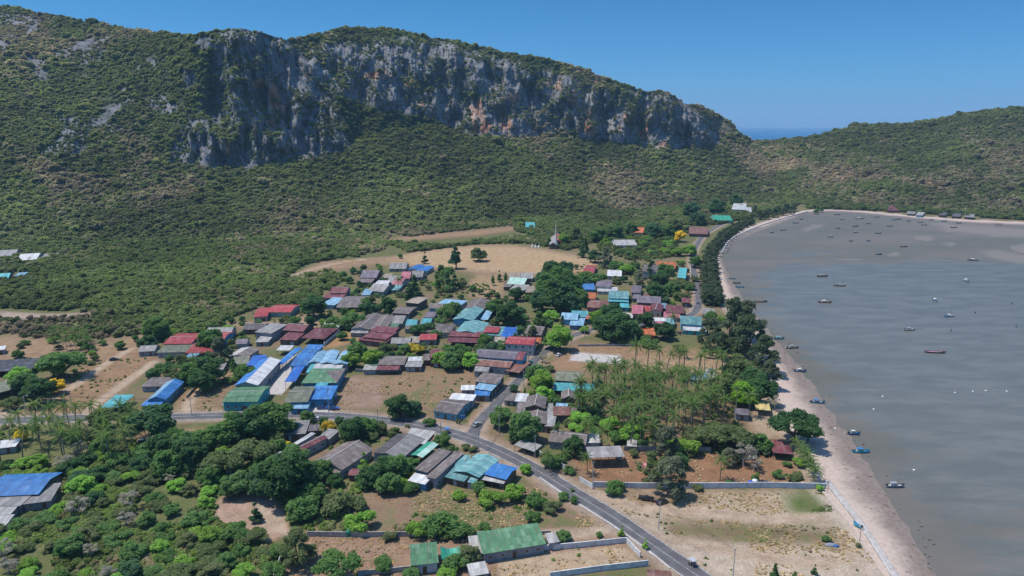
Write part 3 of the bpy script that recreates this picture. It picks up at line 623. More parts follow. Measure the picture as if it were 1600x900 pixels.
H('big blue tarpaulin roof over the left foreground house', 'the big blue tarpaulin roof', 'house', 'house', '-45,780 57,770 106,735 gu blue wood 3.6 1.4', '40,786 82,784 91,758 s grey grey 2.8 .5', '-30,791 32,791 58,768 s grey grey 2.9 .6', '-30,806 18,805 33,783 s pale grey 2.6 .3', '-30,824 10,822 20,806 s pale grey 2.6 .3')
H('small white roof among palms near the left edge', 'the small white roof among palms', 'shed', 'shed', '-10,699 28,700 22,690 s white grey 2.6 .4')
H('open carport with a grey roof sheltering a boat', 'the open carport', 'carport', 'carport', '920,716 975,713 970,699 s grey grey 4.2 .8 open')
H('low brown grey long house behind the carport and road wall', 'the low grey long house', 'house', 'house', '855,690 914,695 922,677 gu brown grey 3.2', '912,693 935,691 938,678 s pale grey 2.8 .4')
H('striped grey awning along the road wall below a round tree', 'the striped roadside awning', 'awning', 'awning', '806,695 835,707 844,697 s pale grey 2.6 .3 open')
H('silver tarpaulin shelter beside the bright green bush and palms', 'the silver shelter', 'shelter', 'shelter', '979,697 995,698 996,685 s pale grey 2.6 .5 open')
# ---- cluster east of the side road
H('tall brown gabled house with pale patches behind the round junction trees', 'the patched brown gabled house', 'house', 'house', '819,637 852,639 855,621 gv brown wood 5 1.5', '824,661 855,664 854,642 gv brown wood 3.6 1.0', '853,665 868,668 868,646 s grey grey 3.2 .4', '806,646 819,646 822,630 s brown grey 3 .4')
H('rust red roofed house on stilts beside the brown gables', 'the rust red stilt house', 'house', 'house', '864,649 891,649 891,637 s rust wood 3.8 .7', '890,646 899,646 902,638 s brown wood 3.4 .4', '854,646 864,646 865,631 s grey grey 3.2 .3')
H('small white roof over a wall beside the side road', 'the small white roadside roof', 'shed', 'shed', '803,627 822,628 827,616 s white grey 2.8 .3', '788,625 803,627 806,618 s brown grey 2.6 .3')
H('brown house with a light blue porch roof by the palm grove', 'the brown house with light blue porch', 'house', 'house', '864,595 906,596 913,581 gu moss wood 4 1.4', '864,610 930,612 930,601 s aqua sky 2.9 .5 open')
H('small grey gabled hut in front of the light blue porch', 'the small grey gabled hut', 'hut', 'hut', '876,624 899,624 900,612 gv brown wood 3 1.5', '866,638 885,640 888,632 s lblue grey 2.5 .3')
H('light blue flat roof under the edge of the palm grove', 'the light blue roof in the palms', 'shed', 'shed', '1076,593 1106,594 1107,584 s lblue grey 2.6 .3')
H('white pointed marquee tent beside the palms', 'the white marquee', 'marquee', 'tent', '1104,589 1120,590 1118,579 tu white grey 2.6 3 open')
H('purple grey roof hidden in trees close to the beach', 'the purple grey beach roof', 'house', 'house', '1147,648 1169,648 1170,638 gu purple grey 2.8')
H('yellow tarpaulin shelter at the beach edge under trees', 'the yellow beach tarpaulin', 'shelter', 'shelter', '1180,640 1203,641 1202,629 s yellow grey 2.8 .6 open')
H('small maroon hip roofed pavilion above the beach', 'the maroon beach pavilion', 'pavilion', 'pavilion', '1207,708 1238,709 1235,695 hu maroon wood 2.9 1.5 open', '1203,694 1222,694 1222,687 gu maroon wood 2.8')
# ---- market complex by the road
H('long green roofed hall at the corner of the blue complex', 'the long green hall', 'hall', 'hall', '351,627 404,629 419,604 gu green aqua 4.2 1.2', '349,633 378,634 381,627 s aqua grey 2.6 .5 open')
H('long hall with a blue left slope and a white right slope', 'the blue and white hall', 'hall', 'hall', '368,602 404,603 437,563 gv blue grey 5 1.8 roof2=white', '386,571 408,571 416,556 s deep grey 5 .4')
H('narrow blue roofed walkway running along the concrete yard', 'the narrow blue walkway', 'covered_walkway', 'walkway', '431,569 442,570 471,544 gv blue grey 3.4 .5 open')
H('small white canopy behind the blue walkway', 'the small white canopy', 'canopy', 'canopy', '433,547 453,548 458,541 s white grey 3 .4 open')
H('block of stepped blue roofs at the head of the yard', 'the stepped blue roofs', 'market_hall', 'hall', '455,571 482,572 486,563 s blue blue 4 1', '461,562 486,563 491,555 s blue grey 4.6 .9', '468,554 492,555 497,548 s blue grey 5.2 .9', '475,547 499,548 505,541 s blue grey 5.8 .8')
H('deep blue tarpaulin roof sloping beside the concrete yard', 'the deep blue yard tarpaulin', 'tarpaulin_roof', 'canopy', '447,596 463,597 474,574 s deep blue 3.6 .5 open')
H('row of small light blue gables over the market', 'the row of light blue gables', 'market_hall', 'hall', '483,567 503,568 507,549 gv lblue grey 4.4 1', '503,568 523,569 528,549 gv lblue grey 4.4 1', '523,569 544,570 554,549 gv lblue grey 4.4 1', '478,582 492,582 500,568 s aqua grey 3.6 .4')
H('white sheet roof strip between light blue gables and green hip roof', 'the white roof strip', 'shed', 'shed', '491,575 535,576 539,564 s white grey 4 .4')
H('green hip roofed hall with a brown right end', 'the green hip roofed hall', 'hall', 'hall', '473,598 528,599 538,576 hu green blue 4.6 2 roof2=brown')
H('mossy brown and green roof at the roadside end of the market', 'the mossy market roof', 'hall', 'hall', '447,628 483,629 493,604 gu moss blue 4.2 1.2', '455,638 482,639 484,629 s lblue blue 2.8 .4')
H('blue roofed market front facing the road', 'the blue market front', 'shop', 'shop', '483,623 519,625 525,606 s blue blue 3.8 .8', '492,605 510,605 514,597 s aqua blue 4.4 .4')
H('narrow dirt-lot blue gabled house with dark blue front', 'the lone blue gabled house', 'house', 'house', '225,627 257,624 292,595 gv lblue blue 3.4 1.7 roof2=blue', '222,633 250,634 256,627 s blue blue 2.4 .4')
H('grey flat roofed hut behind the lone blue gabled house', 'the grey hut by the blue gable', 'hut', 'hut', '220,604 256,604 272,591 s brown grey 2.8 .6')
H('teal roofed open shed beside the dirt track', 'the teal roadside shed', 'shed', 'shed', '159,636 187,637 208,619 s aqua green 3 .6 open')
# ---- left edge
H('black striped shade net nursery at the left edge', 'the black shade net', 'shade_house', 'shade house', '-70,582 52,580 63,562 s net grey 3 .2 open')
H('pale green grey roof below the shade net', 'the pale grey green roof', 'shed', 'shed', '-30,624 22,605 28,589 s moss grey 3.4 .6 open')
H('tiny white roof among palms above the shade net', 'the tiny white roof', 'shed', 'shed', '-12,549 6,546 11,540 s white grey 2.6 .3')
H('grey roofed house nearest the hill foot at the left edge', 'the grey hill foot roof', 'house', 'house', '-4,400 27,400 26,392 gu grey grey 3')
H('grey and white roof in the far left woodland', 'the grey and white woodland roof', 'house', 'house', '33,406 60,406 64,397 gu white grey 3', '62,402 89,401 88,396 s grey grey 3 .4')
H('turquoise roof at the left edge in the woodland', 'the turquoise woodland roof', 'house', 'house', '-5,435 16,435 15,429 gu aqua grey 3')
H('pale blue shed right of the turquoise woodland roof', 'the pale blue woodland shed', 'shed', 'shed', '25,431 38,431 41,426 s lblue grey 3 .3')
# ---- west rows
H('large red roofed house with bright blue walls, nearest the left track', 'the large red and blue house', 'house', 'house', '258,537 300,538 317,521 gu red sky 4 1.2')
H('wide red roofed house with white fascia, joined to the other red roof', 'the wide red roof with white fascia', 'house', 'house', '306,531 350,532 363,519 gu red blue 4 1.2', '322,520 362,520 369,512 gu grey grey 3.8')
H('faded green lean-to roof in front of the red roofs', 'the faded green lean-to', 'shed', 'shed', '249,550 295,551 301,540 s moss grey 3 .6', '292,558 307,559 313,549 s lblue grey 2.8 .3')
H('small bright red roof below the paired red roofs', 'the small bright red roof', 'house', 'house', '297,550 334,552 337,538 s red wood 3.2 .7')
H('grey roofed hut beside the dirt track bend', 'the grey track hut', 'hut', 'hut', '218,549 243,549 248,540 gu grey grey 2.8')
H('grey open shed at the head of the dry plot', 'the grey open shed', 'shed', 'shed', '334,578 350,578 353,568 s grey grey 2.6 .4 open')
H('grey and pale gabled pair behind the blue and white hall', 'the grey gabled pair', 'house', 'house', '360,556 386,560 401,546 gv pale grey 3 1 roof2=brown', '364,569 389,569 393,557 gu moss grey 3')
H('small purple roofed cottage between red roofs and grey gables', 'the small purple cottage', 'house', 'house', '368,538 386,537 391,529 gu purple grey 2.8')
H('mint walled house with a long red roof at the wood edge', 'the long red roof at the wood edge', 'house', 'house', '420,487 456,489 465,477 gu red mint 3.4 1.2', '394,496 416,494 425,481 s red grey 3.2 .6')
H('dark brown low house behind the big grey shed', 'the dark brown low house', 'house', 'house', '378,515 412,515 422,506 gu dark wood 3')
H('big light grey roofed shed with slate walls', 'the big light grey shed', 'shed', 'shed', '397,519 424,521 450,508 s grey grey 5 .6', '401,534 420,535 425,526 s pale grey 2.6 .3')
H('dark maroon roofed house with a lower front wing', 'the dark maroon house', 'house', 'house', '441,516 474,518 492,508 gu maroon wood 4.4', '441,530 464,533 475,519 s maroon wood 3.2 .5')
H('broad maroon hip roofed open hall beside a bare brown lot', 'the maroon hip roofed hall', 'hall', 'hall', '471,528 507,530 528,513 hu maroon grey 3.6 2 open')
H('grey gabled house behind the maroon hip roofed hall', 'the grey house behind the maroon hall', 'house', 'house', '505,510 530,512 543,500 gu grey grey 3')
# ---- north-west cluster
H('purple slate roofed house at the northern wood edge', 'the purple slate house', 'house', 'house', '561,434 588,434 599,424 gu purple wood 4', '559,441 581,442 587,434 s brown wood 3 .5')
H('two-tier maroon roofed house by the dark trees', 'the two-tier maroon house', 'house', 'house', '516,458 542,458 548,450 gu maroon grey 4.5', '507,465 535,467 542,458 s maroon wood 3.2 .6')
H('light blue lean-to roof under the two-tier maroon house', 'the light blue lean-to', 'shed', 'shed', '509,475 523,479 534,467 s lblue blue 3 .4')
H('wide grey brown open house facing a dirt forecourt', 'the wide grey brown house', 'house', 'house', '528,480 567,481 575,463 gu brown wood 3.2 1.8')
H('grey gable between two dark round trees and the white roof', 'the grey gable by the white roof', 'house', 'house', '578,454 600,457 614,447 gu grey grey 3.2', '564,461 578,461 584,452 s lblue grey 3 .4')
H('white barrel roofed shed in the northern cluster', 'the white barrel roof', 'shed', 'shed', '586,447 606,448 611,439 cu white white 3 1.2')
H('pale grey house right of the purple slate house', 'the pale grey house', 'house', 'house', '606,442 622,443 630,433 gu grey grey 3', '597,434 609,435 613,428 s tan cream 3 .3')
H('pink roofed house in the northern cluster', 'the pink roofed house', 'house', 'house', '616,444 628,446 635,437 gu pink grey 3', '613,453 624,454 628,445 s teal grey 2.6 .3')
H('rose red roof behind the pink roofed house', 'the rose red roof', 'house', 'house', '626,435 641,435 645,426 gu pink cream 3', '642,433 660,433 665,425 gu grey grey 3')
H('pair of bright blue gables facing the sandy field', 'the blue gables by the field', 'house', 'house', '641,421 654,423 660,415 gv blue grey 3.2 1', '654,423 667,425 675,417 gv blue grey 3.2 1')
H('low grey roof tucked in shrubs by the sandy field', 'the low grey roof by the field', 'house', 'house', '607,420 634,420 640,413 gu grey grey 2.6')
# ---- middle rows
H('brown roofed house with a stained hip, in the middle row', 'the stained brown hip roof', 'house', 'house', '613,489 639,491 652,480 gu brown wood 3.4 .9')
H('tall tan roofed house with dark walls behind the stained hip roof', 'the tall tan roofed house', 'house', 'house', '639,472 654,476 663,467 s tan wood 5 .6')
H('twin broad brown gables with weathered sheets', 'the twin brown gables', 'house', 'house', '548,514 577,515 602,492 gv brown grey 3.6 1.2', '577,515 603,515 618,494 gv brown grey 3.6 1.2', '548,520 575,521 578,514 s grey grey 2.6 .3')
H('three-tier maroon roofed house beside the yellow bushes', 'the three-tier maroon house', 'house', 'house', '582,517 615,522 620,514 s maroon wood 5 .6', '571,526 604,532 616,521 s maroon wood 4.2 .7', '563,530 603,537 608,531 s maroon wood 3.2 .4')
H('grey gabled house with a green front awning', 'the grey gable with green awning', 'house', 'house', '612,505 629,506 640,494 gu grey grey 3.2', '604,512 620,513 625,505 s green white 2.8 .4')
H('small twin turquoise roofs among garden trees', 'the small turquoise roofs', 'house', 'house', '634,508 651,509 656,500 gu aqua grey 3', '658,506 673,507 678,498 gu aqua grey 3')
H('low brown roof in front of the small turquoise roofs', 'the low brown roof', 'house', 'house', '631,514 652,514 656,507 s brown grey 2.8 .4')
H('pale blue hip roofed house behind garden trees', 'the pale blue hip roof', 'house', 'house', '681,476 716,480 730,470 hu lblue grey 3.6 1.6')
H('brown roofed house with light blue walls left of the pale blue hip', 'the brown and light blue house', 'house', 'house', '668,482 690,482 697,475 gu brown sky 3', '660,496 677,496 686,488 s purple sky 2.6 .4')
H('long brown roof over cream walls', 'the long brown roof over cream walls', 'house', 'house', '664,518 701,520 714,507 hu brown cream 3.4 1.6')
H('small red shopfront roof with a parked truck below', 'the small red shop', 'shop', 'shop', '655,531 682,531 683,523 s red grey 3.2 .5')
H('light grey roof over bright blue walls, by yellow bushes', 'the light grey roof over blue walls', 'house', 'house', '607,538 638,536 647,527 gu grey blue 3', '636,535 655,536 659,527 s tan cream 2.9 .3')
H('broad brown gable with a green left bay', 'the broad brown gable', 'house', 'house', '590,570 632,570 639,556 gu brown wood 3.4 1.2', '577,571 590,571 598,558 s green grey 3 .4', '567,578 588,578 591,570 s pale grey 2.6 .3')
H('maroon front porch roof of the broad brown gable', 'the maroon porch', 'porch', 'porch', '588,578 623,578 626,570 s maroon wood 2.7 .4 open')
H('grey roof with a white top strip beside the broad brown gable', 'the grey roof with white strip', 'house', 'house', '633,573 659,573 661,564 s grey grey 2.9 .4', '637,564 659,564 660,558 s white grey 3.4 .3')
H('two-storey maroon walled house above the brown vacant lot', 'the two-storey maroon house', 'house', 'house', '671,559 691,559 693,548 s maroon maroon 5.2 .8', '661,563 676,563 678,554 s brown maroon 3 .4')
H('long warehouse with a teal front roof and a brown rear', 'the teal and brown warehouse', 'warehouse', 'warehouse', '709,499 740,502 755,483 gv teal blue 4.4 1.4', '724,483 755,484 768,469 gv brown grey 4.4 1.4')
H('narrow blue and white tarpaulin roof beside the warehouse', 'the narrow blue and white strip', 'canopy', 'canopy', '752,499 763,500 777,473 s lblue grey 3 .5 open')
H('wide teal gabled roof with a red patch roof on its right', 'the wide teal gabled roof', 'market_hall', 'hall', '706,520 748,521 768,504 gv teal cream 4 1.4', '748,523 783,525 790,512 s teal grey 3.6 .6')
H('small red roof set on the wide teal roof', 'the small red roof on teal', 'shed', 'shed', '755,519 778,520 782,512 s red grey 4.6 .5')
H('bright blue flat roof at the end of the teal hall', 'the bright blue flat roof', 'shed', 'shed', '782,526 810,527 816,513 s deep grey 3.8 .5')
H('long maroon two-tier market roof facing green bushes', 'the long two-tier maroon roof', 'market_hall', 'hall', '701,525 754,527 757,520 s maroon wood 4 .5', '698,534 750,536 753,528 s maroon wood 3 .5 open')
H('brown roof right of the bright blue flat roof', 'the brown roof by the tall tree', 'house', 'house', '822,521 847,525 854,512 gu brown wood 3.4', '810,527 823,527 827,519 s brown grey 3 .3')
H('white two-storey house with a red roof at the side road', 'the white two-storey red roofed house', 'house', 'house', '788,537 834,539 840,527 gu red white 6 1.2', '771,537 788,537 790,527 s tan grey 3.4 .4', '833,537 844,538 846,529 s orange white 3.2 .5 open')
H('long dark purple roofed two-storey row house by the side road', 'the long dark purple row house', 'row_house', 'house', '741,557 806,562 813,549 gu purple sky 5.6 1.3', '806,562 817,563 824,550 gu maroon sky 5.6 1.3')
H('long rusty gabled roof in front of the dark purple row house', 'the long rusty roof', 'house', 'house', '739,570 796,575 806,563 gu rust grey 3.8 1.0', '740,580 763,581 766,573 s grey grey 3 .4')
H('small rusty roofed stall on posts at the road edge', 'the small rusty stall', 'stall', 'stall', '793,579 812,584 826,568 s rust wood 3 .6 open')
H('large brown roof patched with blue sheets along the side road', 'the blue patched brown roof', 'house', 'house', '740,596 775,600 790,587 s brown wood 4.6 .5', '740,607 768,611 783,597 s lblue wood 3.8 .7', '739,618 764,618 769,609 gu blue grey 2.9 .6')
H('little white roof beside the blue patched brown roof', 'the little white roof', 'shed', 'shed', '719,610 741,609 743,602 s white grey 2.8 .3')
# ---- centre-right
H('weathered shanty with a pale teal roof beside the mango grove', 'the pale teal shanty', 'house', 'house', '795,443 820,446 826,437 gu mint wood 3', '788,448 799,449 801,440 s brown wood 2.8 .3')
H('row of pinkish grey roofs behind the pale teal shanty', 'the pinkish grey shanty row', 'house', 'house', '794,436 812,436 814,428 gu tan grey 3', '812,435 832,435 835,428 gu grey grey 3')
H('pale patched roof in front of the teal shanty', 'the pale patched shanty roof', 'house', 'house', '797,452 820,454 827,446 s grey wood 2.8 .4', '820,457 834,457 837,448 s tan wood 2.8 .4')
H('red roofed house at the edge of the sandy field', 'the red house by the sandy field', 'house', 'house', '911,426 928,427 932,415 gu red grey 3.2 1')
H('white gabled pavilion among shrubs', 'the white gabled pavilion', 'pavilion', 'pavilion', '949,431 972,432 971,422 gu white white 3 1.6')
H('bright blue roofed house with slate blue walls', 'the bright blue roofed house', 'house', 'house', '898,453 927,452 928,444 gu blue blue 3.6')
H('white terraced villa with a purple roof', 'the white villa with purple roof', 'house', 'house', '932,447 956,449 955,439 hu purple white 4 1.2', '933,455 965,456 965,449 s white white 2.4 .2')
H('small orange roof behind the brick brown house', 'the small orange roof', 'house', 'house', '914,466 932,468 930,459 gu orange pink 3.2')
H('brick brown house below the small orange roof', 'the brick brown house', 'house', 'house', '917,480 937,481 939,469 gu rust pink 3.4 1.4', '937,480 950,480 951,470 gu rust pink 3')
H('teal grey gabled house with a sky blue porch band', 'the teal grey gabled house', 'house', 'house', '950,466 982,467 983,455 gu teal sky 3.8 1.4', '950,471 982,472 982,466 s aqua wood 2.7 .4 open')
H('grey blue roofed house at the side road curve', 'the grey blue house at the curve', 'house', 'house', '875,499 902,500 906,490 gu lblue sky 3.6', '889,508 911,509 915,498 s lblue blue 2.9 .5')
H('turquoise gable behind the grey blue house at the curve', 'the turquoise gable at the curve', 'house', 'house', '893,494 919,496 919,487 gu aqua green 3.6')
H('pinkish red gable over dark green walls', 'the pinkish red gable', 'house', 'house', '916,498 938,501 944,493 gu red green 3.6')
H('white two-storey house with a brown hip roof', 'the white two-storey hip roofed house', 'house', 'house', '1003,424 1029,425 1031,414 hu brown white 6 2')
H('orange temple style roof with raised gable points', 'the orange temple roof', 'temple_hall', 'hall', '1026,418 1057,420 1055,410 gu orange wood 3.2 2.6')
H('tall turquoise flat roofed building beside the beach road', 'the turquoise flat roofed building', 'building', 'building', '1059,434 1072,435 1073,419 fv aqua aqua 6 .15')
H('purple grey roofs beside the dark tree clump', 'the purple grey roofs', 'house', 'house', '986,457 1001,458 1004,448 gu purple grey 3.4', '987,466 999,467 1001,461 s purple grey 2.8 .3')
H('long brown purple roofed house over dark walls', 'the long brown purple roof', 'house', 'house', '993,473 1031,474 1034,465 gu purple wood 3.4', '1004,466 1022,467 1025,460 gu rust wood 3.2')
H('tiny turquoise cabin in front of the teal grey house', 'the tiny turquoise cabin', 'cabin', 'cabin', '968,480 983,481 983,475 gu aqua aqua 2.8')
H('pinkish red double roof by the concrete courtyard', 'the pinkish red double roof', 'house', 'house', '987,490 1005,491 1005,478 gu pink pink 3.6', '1004,487 1018,488 1016,479 gu red cream 3')
H('cream walled house with a maroon gable', 'the cream house with maroon gable', 'house', 'house', '1015,486 1035,488 1036,477 gv maroon cream 3.4 1.5')
H('broad maroon hip roof near the beach road', 'the broad maroon roof', 'house', 'house', '1038,489 1067,489 1070,477 hu maroon wood 3.4 1.6', '1036,496 1062,497 1063,489 s pink grey 2.7 .4')
H('pale blue awning beside the broad maroon roof', 'the pale blue awning', 'awning', 'awning', '1027,481 1040,482 1042,475 s lblue grey 2.8 .4 open')
H('long low grey flat roof beside the dark round tree', 'the low grey flat roof', 'shed', 'shed', '971,496 989,497 989,490 s pale grey 2.8 .3')
H('small red two-tier pavilion beside the beach road', 'the small red pavilion', 'pavilion', 'pavilion', '1065,473 1077,473 1077,466 gu maroon wood 3.4')
H('grey thatched looking beach hut by the casuarina row', 'the grey beach hut', 'hut', 'hut', '1098,491 1117,493 1116,484 gu grey grey 2.6')
H('teal hip roofed beach house with a bright blue balcony', 'the teal beach house', 'house', 'house', '1063,506 1098,508 1096,495 hu teal sky 4.2 1.4', '1066,516 1104,518 1104,509 s white aqua 2.6 .2')
H('white flat roofs with a pink roof before them', 'the white and pink flat roofs', 'house', 'house', '1019,502 1052,502 1053,497 s white grey 2.8 .2', '1022,510 1035,510 1038,503 s pink grey 2.8 .4', '1040,506 1054,507 1055,499 s teal grey 3 .4')
H('open hut under a bright orange tarpaulin', 'the orange tarpaulin hut', 'hut', 'hut', '996,523 1026,523 1023,514 n orange maroon 3.6 1.2')
# ---- beyond the field
H('teal roof alone in the hill foot woodland', 'the lone teal roof', 'house', 'house', '821,355 836,355 835,348 gu aqua grey 3.2')
H('grey temple hall with a red end gable behind the spire', 'the grey temple hall', 'temple_hall', 'hall', '857,383 870,383 874,370 gv grey wood 4 2.4', '868,378 876,378 876,367 gv red wood 5 2')
H('salmon roofed house among the far trees', 'the salmon roofed house', 'house', 'house', '990,363 1006,364 1007,356 gu orange cream 3.4')
H('pinkish roof right of the salmon roofed house', 'the pinkish far roof', 'house', 'house', '1009,362 1025,362 1026,354 gu rust pink 3.2')
H('lilac white roof beside the green orchard', 'the lilac white roof', 'house', 'house', '958,385 984,382 990,374 gu pale white 3.2')
H('long rust red roof at the far end of the road', 'the long rust red far roof', 'house', 'house', '1076,365 1106,366 1105,355 gu rust wood 3.4')
H('large teal green roof above the beach road trees', 'the large teal green roof', 'hall', 'hall', '1113,345 1138,344 1137,336 gu emer mint 3.6')
H('big white roofed hall farthest up the beach road', 'the big white far hall', 'hall', 'hall', '1144,327 1166,328 1166,318 gu white mint 5 1.2')
H('small white annex beside the big white hall', 'the small white annex', 'shed', 'shed', '1162,331 1173,331 1173,324 gu white white 3')
H('red roofed house on the slope above the far beach', 'the red house above the far beach', 'house', 'house', '1360,317 1377,317 1376,309 hu maroon wood 3')
H('dull red roof close behind the far beach', 'the dull red far beach roof', 'house', 'house', '1384,329 1401,329 1400,321 hu maroon wood 3')
H('white and blue shed on the far beach', 'the white far beach shed', 'shed', 'shed', '1433,336 1443,337 1443,332 s pale sky 2.6 .4')
H('pale long shelter left of the white far beach shed', 'the pale far beach shelter', 'shelter', 'shelter', '1417,334 1430,335 1430,331 s grey grey 2.4 .3 open')
H('dark stilted hut on the far beach, leftmost of three', 'the leftmost dark beach hut', 'hut', 'hut', '1468,336 1479,337 1479,332 s dark wood 2.6 .4')
H('dark long hut on the far beach, between two others', 'the middle dark beach hut', 'hut', 'hut', '1488,338 1501,339 1501,334 s dark wood 2.6 .4')
H('dark beach hut with a pale roof, rightmost on the far beach', 'the rightmost beach hut', 'hut', 'hut', '1507,339 1523,340 1522,335 s grey wood 2.6 .4')
# ================================================================ FOLIAGE BUILDERS
def leafmat(name, a, b, c=None, dry=None, inst=False, rough=.75):
    m = mat(name, rough=rough, spec=.18); t = NT(m); r = t.rnd(); i = t.island()
    x = t.mix(i, a, b)
    if c: x = t.mix(t.ramp(r, .35, 1.0, 0, .75), x, c)
    if inst:
        d = t.attr('dry', True).outputs['Fac']; x = t.mix(t.ramp(t.math('ADD', d, t.math('MULTIPLY', t.math('SUBTRACT', r, .5), .7)), .35, .75), x, dry)
        tn = t.attr('tint', True).outputs['Fac']; vm = t.n('ShaderNodeVectorMath', operation='SCALE'); t.l(x, vm.inputs[0]); t.l(t.math('MULTIPLY_ADD', tn, 1.0, .86), vm.inputs['Scale']); x = vm.outputs[0]
    else:
        vm = t.n('ShaderNodeVectorMath', operation='SCALE'); t.l(x, vm.inputs[0]); t.l(t.math('MULTIPLY_ADD', r, .5, 1.1), vm.inputs['Scale']); x = vm.outputs[0]
    t.col(x)
    # thin leaves let some of the sun through
    tr = t.n('ShaderNodeBsdfTranslucent'); t.l(t.mix(1.0, x, (1.45, 1.5, .9), 'MULTIPLY'), tr.inputs[0]); ms = t.n('ShaderNodeMixShader'); ms.inputs[0].default_value = .48
    t.l(t.b.outputs[0], ms.inputs[1]); t.l(tr.outputs[0], ms.inputs[2]); t.l(ms.outputs[0], t.t.nodes['Material Output'].inputs['Surface'])
    return m
def _ico(sub):
    bm = bmesh.new(); bmesh.ops.create_icosphere(bm, subdivisions=sub, radius=1); V = np.array([v.co for v in bm.verts]); F = np.array([[v.index for v in f.verts] for f in bm.faces]); bm.free(); return V, F
ICO_V, ICO_F = _ico(1)
def foliage(name, clumps, per, size, m, seed, aspect=1.0, core=.72, droop=0.0, up=.75):
    g = np.random.default_rng(seed); Vs = []; Fs = []; b = 0
    for (c, r) in clumps:
        c = np.array(c); rv = np.array(r) if hasattr(r, '__len__') else np.array([r, r, r*.8])
        if core > 0:
            V = ICO_V*(g.uniform(.72, 1.1, (len(ICO_V), 1)))*rv*core + c; Vs.append(V)
            F = ICO_F+b; Fs.append(np.concatenate([F, F[:, -1:]], 1)); b += len(V)      # triangles stored as degenerate quads, cleaned below
        n = per
        d = g.normal(size=(n, 3)); d /= np.linalg.norm(d, axis=1)[:, None]; d[:, 2] = np.where(d[:, 2] < -.35, -d[:, 2], d[:, 2])
        P = c + d*rv*g.uniform(.62, 1.12, (n, 1))
        nr = d*.8 + g.normal(size=(n, 3))*.55 + np.array([0, 0, up]); nr /= np.linalg.norm(nr, axis=1)[:, None]
        a = np.cross(nr, g.normal(size=(n, 3))); a /= np.linalg.norm(a, axis=1)[:, None]; bb = np.cross(nr, a)
        s = size*g.uniform(.6, 1.35, (n, 1)); a = a*s*aspect; bb = bb*s/aspect*.8
        if droop: a[:, 2] -= droop*s[:, 0]
        Q = np.stack([P-a, P-bb, P+a, P+bb], 1).reshape(-1, 3); Vs.append(Q)
        Fs.append(np.arange(4*n).reshape(-1, 4)+b); b += 4*n
    V = np.concatenate(Vs); F = np.concatenate(Fs)
    tri = F[:, 2] == F[:, 3]; FF = [tuple(f[:3]) if k else tuple(f) for f, k in zip(F.tolist(), tri)]
    return mesh(name, V, FF, [m], False)
def crown_clumps(kind, seed):
    g = np.random.default_rng(seed); C = []
    if kind == 'round':
        for i in range(24):
            th = g.uniform(0, 2*math.pi); ph = math.acos(g.uniform(-.75, 1)); rr = g.uniform(.5, .8)
            C.append(((rr*math.sin(ph)*math.cos(th), rr*math.sin(ph)*math.sin(th), (.80+rr*.85*math.cos(ph))), g.uniform(.22, .38)))
        C.append(((0, 0, .8), .55))
    elif kind == 'spread':
        for i in range(20):
            th = g.uniform(0, 2*math.pi); rr = math.sqrt(g.uniform(0, 1))*.82
            C.append(((rr*math.cos(th), rr*math.sin(th), .95-.35*rr*rr+g.uniform(-.14, .16)), (g.uniform(.2, .36),)*2+(g.uniform(.13, .22),)))
    elif kind == 'loose':
        for i in range(34):
            th = g.uniform(0, 2*math.pi); z = g.uniform(.25, 1.9); rm = .85*(1-abs((z-.8)/1.25)**1.6); rr = rm*math.sqrt(g.uniform(.1, 1))
            C.append(((rr*math.cos(th), rr*math.sin(th), z), (g.uniform(.13, .26),)*2+(g.uniform(.12, .24),)))
    elif kind == 'bush':
        for i in range(10):
            th = g.uniform(0, 2*math.pi); rr = math.sqrt(g.uniform(0, 1))*.72
            C.append(((rr*math.cos(th), rr*math.sin(th), .30+.35*(1-rr)+g.uniform(-.1, .15)), g.uniform(.22, .40)))
    elif kind == 'conic':
        for i in range(22):
            z = g.uniform(.15, 2.6); rr = .72*(1-z/2.9)*g.uniform(.4, 1); th = g.uniform(0, 2*math.pi)
            C.append(((rr*math.cos(th), rr*math.sin(th), z), .34*(1.15-z/3.2)))
    elif kind == 'bare':
        for i in range(16):
            th = g.uniform(0, 2*math.pi); z = g.uniform(.6, 1.6); rr = .75*math.sqrt(g.uniform(.2, 1))*(1-abs(z-1.05)/1.2)
            C.append(((rr*math.cos(th), rr*math.sin(th), z), g.uniform(.14, .26)))
    return C
m_bark = mat('bark', rough=.95); t = NT(m_bark); t.col(t.mix(t.ramp(t.noise(t.obj(), 6, 3), .3, .7), (.07,.055,.045), (.17,.14,.115)))
m_twig = mat('pale_twigs', (.26,.23,.20), .9)
def trunk_mesh(clumps, seed, m, r0=.075, lean=.1):
    g = np.random.default_rng(seed); b = MB(); top = max(c[0][2] for c in clumps)
    fork = Vector((g.uniform(-lean, lean), g.uniform(-lean, lean), min(.42, top*.3)))
    b.tube([(0, 0, -.05), fork*.5+Vector((.02, 0, 0)), fork], [r0*1.25, r0, r0*.8], 7, cap=False)
    idx = g.permutation(len(clumps))[:8]
    for i in idx:
        c = Vector(clumps[i][0]); mid = fork.lerp(c, .5)+Vector((0, 0, -.05)); b.tube([fork, mid, c], [r0*.6, r0*.36, r0*.12], 5)
    return b.mesh('trunk', [m], True)
